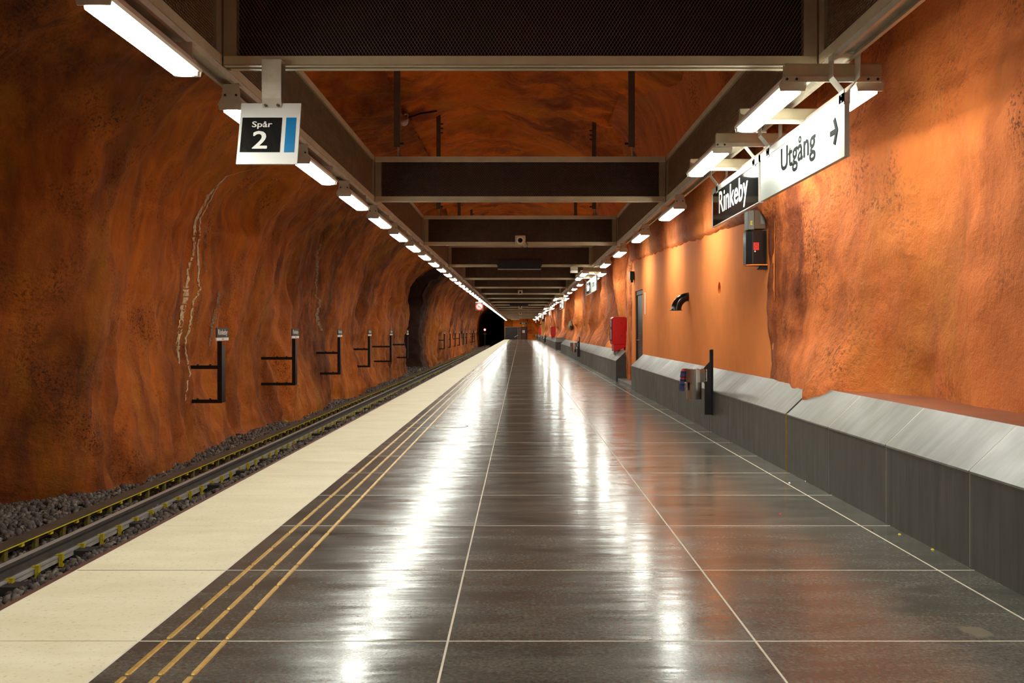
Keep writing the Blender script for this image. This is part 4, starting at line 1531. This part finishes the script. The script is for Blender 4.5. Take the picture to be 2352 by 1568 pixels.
MB().box(0.065, 0.187, -0.035, 0.13, 0.002, 0.200).build('brown_case', M['brown_box'], gb, bevel=0.006)
MB().box(0.132, 0.178, -0.040, -0.035, 0.05, 0.165).build('access_plate', M['grey_box'], gb, bevel=0.004)
MB().box(0.022, 0.046, -0.048, -0.0455, 0.045, 0.052).box(0.022, 0.042, -0.048, -0.0455, 0.058, 0.064).box(0.024, 0.046, -0.048, -0.0455, 0.070, 0.076).box(0.026, 0.046, -0.048, -0.0455, 0.082, 0.086).build('yellow_print', M['yellow_bright'], gb)
MB().tube([(0.17, 0.0, 0.2), (0.18, 0.0, 0.26), (0.19, 0.06, 0.42), (0.20, 0.1, 0.6)], 0.014, 8).build('conduit', M['black'], gb)

# vent elbow
ye = 15.6
pz_ = px(1579, 681, ye).z
ve = empty('vent_elbow', (PX, ye, pz_))
tag(ve, 'black pipe elbow bending down out of the smooth orange panel', 'pipe')
pts, rad = [], []
for k_ in range(11):
    a_ = math.pi / 2 * k_ / 10
    pts.append((0.02 - 0.205 * math.sin(a_) - 0.0, 0.0, -0.205 * (1 - math.cos(a_)) + 0.0))
    rad.append(0.062 + 0.018 * (k_ / 10))
mbv = MB()
nn = 20
for p_, r_, k_ in zip(pts, rad, range(11)):
    a_ = math.pi / 2 * k_ / 10
    for i in range(nn):
        t = 2 * math.pi * i / nn
        u_, w_ = r_ * math.cos(t), r_ * math.sin(t)
        mbv.v.append((p_[0] - w_ * math.sin(a_) * -1 * -1, p_[1] + u_, p_[2] + w_ * math.cos(a_)))
for k_ in range(10):
    for i in range(nn):
        j = (i + 1) % nn
        mbv.f.append((k_ * nn + i, k_ * nn + j, (k_ + 1) * nn + j, (k_ + 1) * nn + i))
mbv.build('elbow', M['black_gloss'], ve, smooth=True)
MB().ring((-0.185, 0.0, -0.212), 0.094, 0.072, 0.008, 'z', 28).build('rim', M['black_gloss'], ve)
MB().ring((-0.008, 0.0, 0.0), 0.070, 0.055, 0.008, 'x', 24).build('collar', M['black'], ve)


# stainless waste bins
def bin_master():
    yb = 12.2
    t_ = empty('waste_bin', (2.07, yb, 0.39))
    MB().ring((0, 0, 0.215), 0.140, 0.134, 0.155, 'z', 36).build('band', M['steel'], t_)
    MB().cyl((0.0, 0, 0.01), 0.088, 0.30, n=30, r2=0.093).build('liner', M['steel'], t_, smooth=False)
    MB().cyl((0, 0, 0.32), 0.128, 0.01, n=24).build('bag', M['galv_dark'], t_)
    MB().prism([(0.132, -0.18), (0.222, -0.18), (0.222, 0.595), (0.192, 0.595), (0.192, 0.455), (0.120, 0.375), (0.120, 0.21), (0.132, 0.19)], 0.03, 0.042).build('post_plate', M['black'], t_)
    MB().box(0.214, 0.228, -0.01, 0.10, -0.18, 0.60).build('post_flange', M['black'], t_)
    MB().box(0.128, 0.158, 0.018, 0.030, 0.22, 0.365).build('clamp_plate', M['galv'], t_)
    for z_ in (0.245, 0.34):
        MB().cyl((0.143, 0.010, z_), 0.008, 0.01, 'y', 8).build('bolt', M['bolt'], t_)
    return t_


bn = bin_master()
tag(bn, 'nearest stainless waste bin on a black post with a scarf over its rim', 'bin', 'stainless bins along the benches')
for i, (yy, lbl) in enumerate(((39.5, 'stainless waste bin on a black post beyond the nearest red cabinet'), (92.0, 'distant stainless bin in front of the tall yellow panel'), (136.0, 'farthest stainless bin beside the smallest red cabinet'))):
    o = dup(bn, (2.07, yy, 0.39), skip=('bolt',))
    tag(o, lbl, 'bin', 'stainless bins along the benches')

# scarf over the rim and scraps in the bin
sf = empty('scarf', (2.07 - 0.145, 12.15, 0.555))
tag(sf, 'navy, red and white knitted scarf hanging over the rim of the nearest bin', 'scarf')


def cloth_strip(segs, mat, nm):
    mbc = MB()
    rows = []
    for (x_, z_, th, yy) in segs:
        rows.append((x_, z_, th, yy))
    for r_ in rows:
        x_, z_, th, yy = r_
        for (dx, dy) in ((-th, -0.035), (-th * 0.6, 0.0), (-th, 0.035), (th, 0.035), (th * 0.8, 0.0), (th, -0.035)):
            mbc.v.append((x_ + dx + random.uniform(-1, 1) * 0.004, dy + yy, z_ + random.uniform(-1, 1) * 0.003))
    n_ = 6
    for k_ in range(len(rows) - 1):
        for i_ in range(n_):
            j_ = (i_ + 1) % n_
            mbc.f.append((k_ * n_ + i_, k_ * n_ + j_, (k_ + 1) * n_ + j_, (k_ + 1) * n_ + i_))
    mbc.f.append(tuple(range(n_)))
    mbc.f.append(tuple(reversed(range((len(rows) - 1) * n_, len(rows) * n_))))
    return mbc.build(nm, mat, sf, smooth=True)


cloth_strip([(-0.012, -0.055, 0.026, 0), (-0.008, -0.03, 0.027, 0), (-0.006, 0.0, 0.026, 0), (-0.006, 0.03, 0.024, 0)], M['cloth'], 'tassel_end')
cloth_strip([(-0.006, 0.03, 0.022, 0), (-0.005, 0.06, 0.022, 0), (-0.004, 0.085, 0.021, 0)], M['cloth'], 'lower_band')
cloth_strip([(-0.004, 0.085, 0.021, 0), (-0.002, 0.11, 0.021, 0)], M['cloth_red'], 'red_band')
cloth_strip([(-0.002, 0.11, 0.021, 0), (0.0, 0.15, 0.020, 0), (0.003, 0.18, 0.02, 0)], M['cloth'], 'navy_band')
cloth_strip([(0.003, 0.18, 0.020, 0), (0.014, 0.20, 0.022, 0.0), (0.03, 0.205, 0.024, 0.0)], M['cloth_red'], 'red_fold')
cloth_strip([(0.03, 0.200, 0.024, 0), (0.06, 0.185, 0.03, 0), (0.08, 0.15, 0.028, 0)], M['cloth_white'], 'white_fold')
for i, (dx, dy, s_, lbl) in enumerate(((0.0, -0.03, 0.045, 'white paper scrap lying left of centre in the nearest bin'), (0.06, 0.02, 0.05, 'crumpled pale wrapper at the right in the nearest bin'))):
    mbp = MB()
    for k_ in range(5):
        for j_ in range(5):
            mbp.v.append((2.07 + dx + (k_ - 2) * s_ * 0.45, 12.2 + dy + (j_ - 2) * s_ * 0.45, 0.735 + random.uniform(0, 0.035)))
    for k_ in range(4):
        for j_ in range(4):
            a0 = k_ * 5 + j_
            mbp.f.append((a0, a0 + 5, a0 + 6, a0 + 1))
    o = mbp.build('paper_scrap', M['paper'])
    tag(o, lbl, 'litter', 'scraps in the nearest bin')


# red hose cabinets
def hose_cabinet():
    t_ = empty('hose_cabinet', (2.33, 26.0, 0.695))
    zb = 0.05
    MB().prism([(0.0, 0.20), (0.03, 0.17), (0.38, 0.17), (0.38, 0.84), (0.35, 0.87), (0.05, 0.87), (0.015, 0.855), (0.0, 0.83)], 0.0, 0.60).build('case', M['red'], t_, bevel=0.012)
    MB().prism([(0.045, 0.0), (0.12, 0.0), (0.36, 0.115), (0.36, 0.17), (0.045, 0.17)], 0.004, 0.58).build('lower_case', M['red'], t_, bevel=0.01)
    MB().box(-0.012, 0.0, 0.05, 0.55, 0.26, 0.82).build('glass_door', M['black_gloss'], t_, bevel=0.004)
    MB().box(-0.016, -0.011, 0.09, 0.20, 0.62, 0.78).box(-0.016, -0.011, 0.09, 0.20, 0.30, 0.56).build('door_label', M['white'], t_)
    MB().box(-0.05, -0.012, 0.03, 0.06, 0.57, 0.59).box(-0.05, -0.04, 0.03, 0.06, 0.51, 0.59).build('handle', M['steel'], t_)
    for x_, z_ in ((0.24, 0.72), (0.24, 0.40)):
        MB().cyl((x_, -0.006, z_), 0.012, 0.01, 'y', 10).build('plug', M['black'], t_)
    MB().box(0.05, 0.09, 0.022, 0.035, 0.10, 0.16).build('drain_slot', M['rust'], t_)
    return t_


hc = hose_cabinet()
tag(hc, 'nearest red fire-hose cabinet standing over the long bench', 'cabinet', 'red hose cabinets on the right wall')
MB().box(0.05, 0.10, 0.02, 0.12, -0.085, 0.0).build('foot_block', M['grey_box'], hc)
for yy, lbl in ((78.0, 'second red hose cabinet, in front of the tall yellow panel'), (128.0, 'smallest and farthest red hose cabinet')):
    o = dup(hc, (2.33, yy, 0.695), skip=('plug', 'drain_slot'))
    tag(o, lbl, 'cabinet', 'red hose cabinets on the right wall')

# far ribbed yellow panel with black box
yp = 116.0
yw = empty('ribbed_panel', (2.36, yp, 0.70))
tag(yw, 'tall yellow ribbed wall panel far down the right side', 'panel')
for k_ in range(5):
    MB().box(k_ * 0.11, k_ * 0.11 + 0.10, 0.0, 0.3, 0.0, 2.35).build('rib', M['panel_yellow'], yw)
MB().box(0.0, 0.55, 0.02, 0.32, 0.0, 2.3).build('backing', M['panel_yellow'], yw)
bxk = tag(MB().box(2.48, 2.72, yp - 0.16, yp - 0.005, 2.30, 3.0).box(2.52, 2.68, yp - 0.18, yp - 0.16, 2.36, 2.94).build('speaker_box', M['black'], bevel=0.01), 'black box fixed at the top of the distant yellow ribbed panel', 'loudspeaker')
fc_ = empty('wall_camera', (2.34, yp - 0.3, 1.95))
tag(fc_, 'small black camera on an arm beside the yellow ribbed panel', 'camera')
MB().box(-0.16, 0.03, -0.06, 0.06, -0.02, 0.10).xf(Matrix.Rotation(math.radians(-32), 4, 'Y')).build('body', M['black'], fc_)
MB().tube([(0.0, 0.05, 0.06), (0.06, 0.2, 0.05), (0.06, 0.32, 0.05)], 0.025, 8).build('arm', M['black'], fc_)

# greenish bare patch on the right wall
p = hit(BV_R, 1311, 747)
if p is not None:
    mbm = MB()
    n_ = 18
    ring_ = []
    for i in range(n_):
        t = 2 * math.pi * i / n_
        rr_ = 1 + 0.12 * math.sin(3 * t)
        ring_.append(hit(BV_R, 1311.5 + 5.2 * rr_ * math.cos(t), 747.5 + 10 * rr_ * math.sin(t)))
    if all(q is not None for q in ring_):
        c_ = sum(ring_, Vector()) / n_
        for q in [c_] + ring_:
            mbm.v.append(tuple(q + Vector((-0.05, -0.10, 0))))
        mbm.f += [(0, 1 + i, 1 + (i + 1) % n_) for i in range(n_)]
        mbm.build('bare_patch', M['moss'], wr)

# ------------------------------------------------------------------ far end of the platform
YG = YE - 0.12
gt = empty('end_gate', (-1.1, YG, 0.0))
tag(gt, 'dark sheet-metal gate closing the platform end beside the tunnel', 'gate')
MB().box(-1.10, 0.72, 0.0, 0.03, 0.05, 1.76).build('sheet', M['gate'], gt)
MB().box(-1.12, 1.08, -0.02, 0.05, 1.76, 1.82).box(-1.13, -1.08, -0.02, 0.05, 0.0, 1.8).box(0.72, 0.78, -0.02, 0.05, 0.0, 1.8).box(1.02, 1.10, -0.02, 0.05, 0.0, 1.8).build('frame', M['galv_dark'], gt)
MB().box(0.78, 1.02, 0.0, 0.03, 0.05, 1.76).build('side_sheet', M['door_brown'], gt)
MB().box(-0.30, 0.30, -0.03, -0.01, -0.03, 0.03).xf(Matrix.Translation((0.52, 0, 0.48)) @ Matrix.Rotation(math.radians(-32), 4, 'Y')).build('push_bar', M['white'], gt)
ed = empty('door_2', (0.48, YG, 0.0))
structure(ed, 'brown door at the far end of the platform')
MB().box(-0.42, 0.33, 0.0, 0.05, 0.02, 1.72).build('door_leaf', M['door_brown'], ed)
MB().box(-0.48, -0.42, -0.02, 0.06, 0.0, 1.8).box(0.33, 0.48, -0.02, 0.06, 0.0, 1.8).box(-0.48, 0.48, -0.02, 0.06, 1.72, 1.8).build('door_frame', M['black'], ed)
MB().box(-0.17, 0.17, -0.012, 0.0, 0.95, 1.33).build('paper_notice', M['white'], ed)
MB().box(-0.012, 0.012, -0.014, -0.012, 1.10, 1.20).build('notice_mark', M['black'], ed)
fx = empty('emergency_exit_sign', (0.45, YG, 2.20))
tag(fx, 'dark green strip sign with white symbols over the far brown door', 'sign')
MB().box(-0.55, 0.55, 0.0, 0.05, 0.0, 0.24).build('panel', M['green'], fx)
MB().box(-0.57, 0.57, 0.005, 0.055, -0.02, 0.0).box(-0.57, 0.57, 0.005, 0.055, 0.24, 0.26).box(-0.57, -0.55, 0.005, 0.055, 0.0, 0.24).box(0.55, 0.57, 0.005, 0.055, 0.0, 0.24).build('frame', M['galv'], fx)
MB().box(-0.22, -0.10, -0.004, 0.0, 0.03, 0.21).box(-0.06, 0.0, -0.004, 0.0, 0.03, 0.21).box(0.08, 0.14, -0.004, 0.0, 0.03, 0.21).box(0.2, 0.24, -0.004, 0.0, 0.03, 0.21).build('white_symbols', M['white'], fx)
wl2 = tag(MB().box(0.32, 0.58, YG - 0.02, YE, 1.86, 2.02).build('wall_light', M['housing'], bevel=0.01), 'small pale box light above the far brown door', 'lamp')
pi_ = tag(MB().box(0.955, 1.01, YG + 0.02, YE + 0.05, 0.0, 3.6).build('wall_pipe', M['black']), 'thin black vertical pipe on the far orange wall', 'pipe')
cbn = tag(MB().box(-1.35, -0.1, 146.72, 146.9, 2.79, 2.955).build('end_valance', M['beam'], bevel=0.01), 'short beige beam at the far end of the canopy', 'beam')

# red signal in the tunnel mouth
sgp = px(1113.5, 757, 130)
sg = empty('tunnel_signal', (sgp.x, 130, bedZ))
tag(sg, 'railway signal showing red in the dark tunnel mouth', 'signal')
zl = sgp.z - bedZ
MB().cyl((0, 0.05, 0), 0.05, zl - 0.1, n=12).build('post', M['black'], sg)
MB().box(-0.16, 0.16, 0.0, 0.18, zl - 0.22, zl + 0.22).build('head', M['black'], sg, bevel=0.02)
MB().cyl((0, -0.02, zl), 0.125, 0.03, 'y', 20).build('red_lens', M['signal_red'], sg)
MB().cyl((-0.07, -0.02, zl - 0.55), 0.07, 0.03, 'y', 14).cyl((0.13, -0.02, zl - 0.5), 0.05, 0.03, 'y', 14).build('amber_lens', M['amber'], sg)
MB().box(-0.16, 0.2, 0.0, 0.12, zl - 0.65, zl - 0.42).build('lower_head', M['black'], sg)

# crumbs on the floor near the bench
for i, (x_, y_, c_, lbl) in enumerate(((2003, 1218, 'rust', 'brown crumb on the pale floor joint near the bench'), (2066, 1227, 'yellow_bright', 'yellow crumb on the floor at the bench foot, left one'),
                                        (2142, 1262, 'yellow_bright', 'yellow crumb on the floor at the bench foot, right one'), (1851, 1105, 'white', 'white crumb at the foot of the bench by the brass joint'),
                                        (1813, 1109, 'white', 'white crumb on the pale floor line by the brass joint'), (1791, 1180, 'red', 'tiny red scrap on the grey floor near the bench'))):
    Yd = F * H / (y_ - VY)
    p = px(x_, y_, Yd)
    mbp = MB()
    r_ = 0.008
    mbp.add([(p.x - r_, p.y - r_ * 1.2, 0.0), (p.x + r_, p.y - r_, 0.0), (p.x + r_ * 1.2, p.y + r_, 0.0), (p.x - r_ * 0.8, p.y + r_ * 1.3, 0.0), (p.x - r_ * 0.3, p.y, r_), (p.x + r_ * 0.6, p.y + r_ * 0.3, r_ * 0.8)],
            [(0, 1, 5, 4), (1, 2, 5), (2, 3, 4, 5), (3, 0, 4), (3, 2, 1, 0)])
    tag(mbp.build('crumb', M[c_]), lbl, 'litter', 'crumbs by the bench')
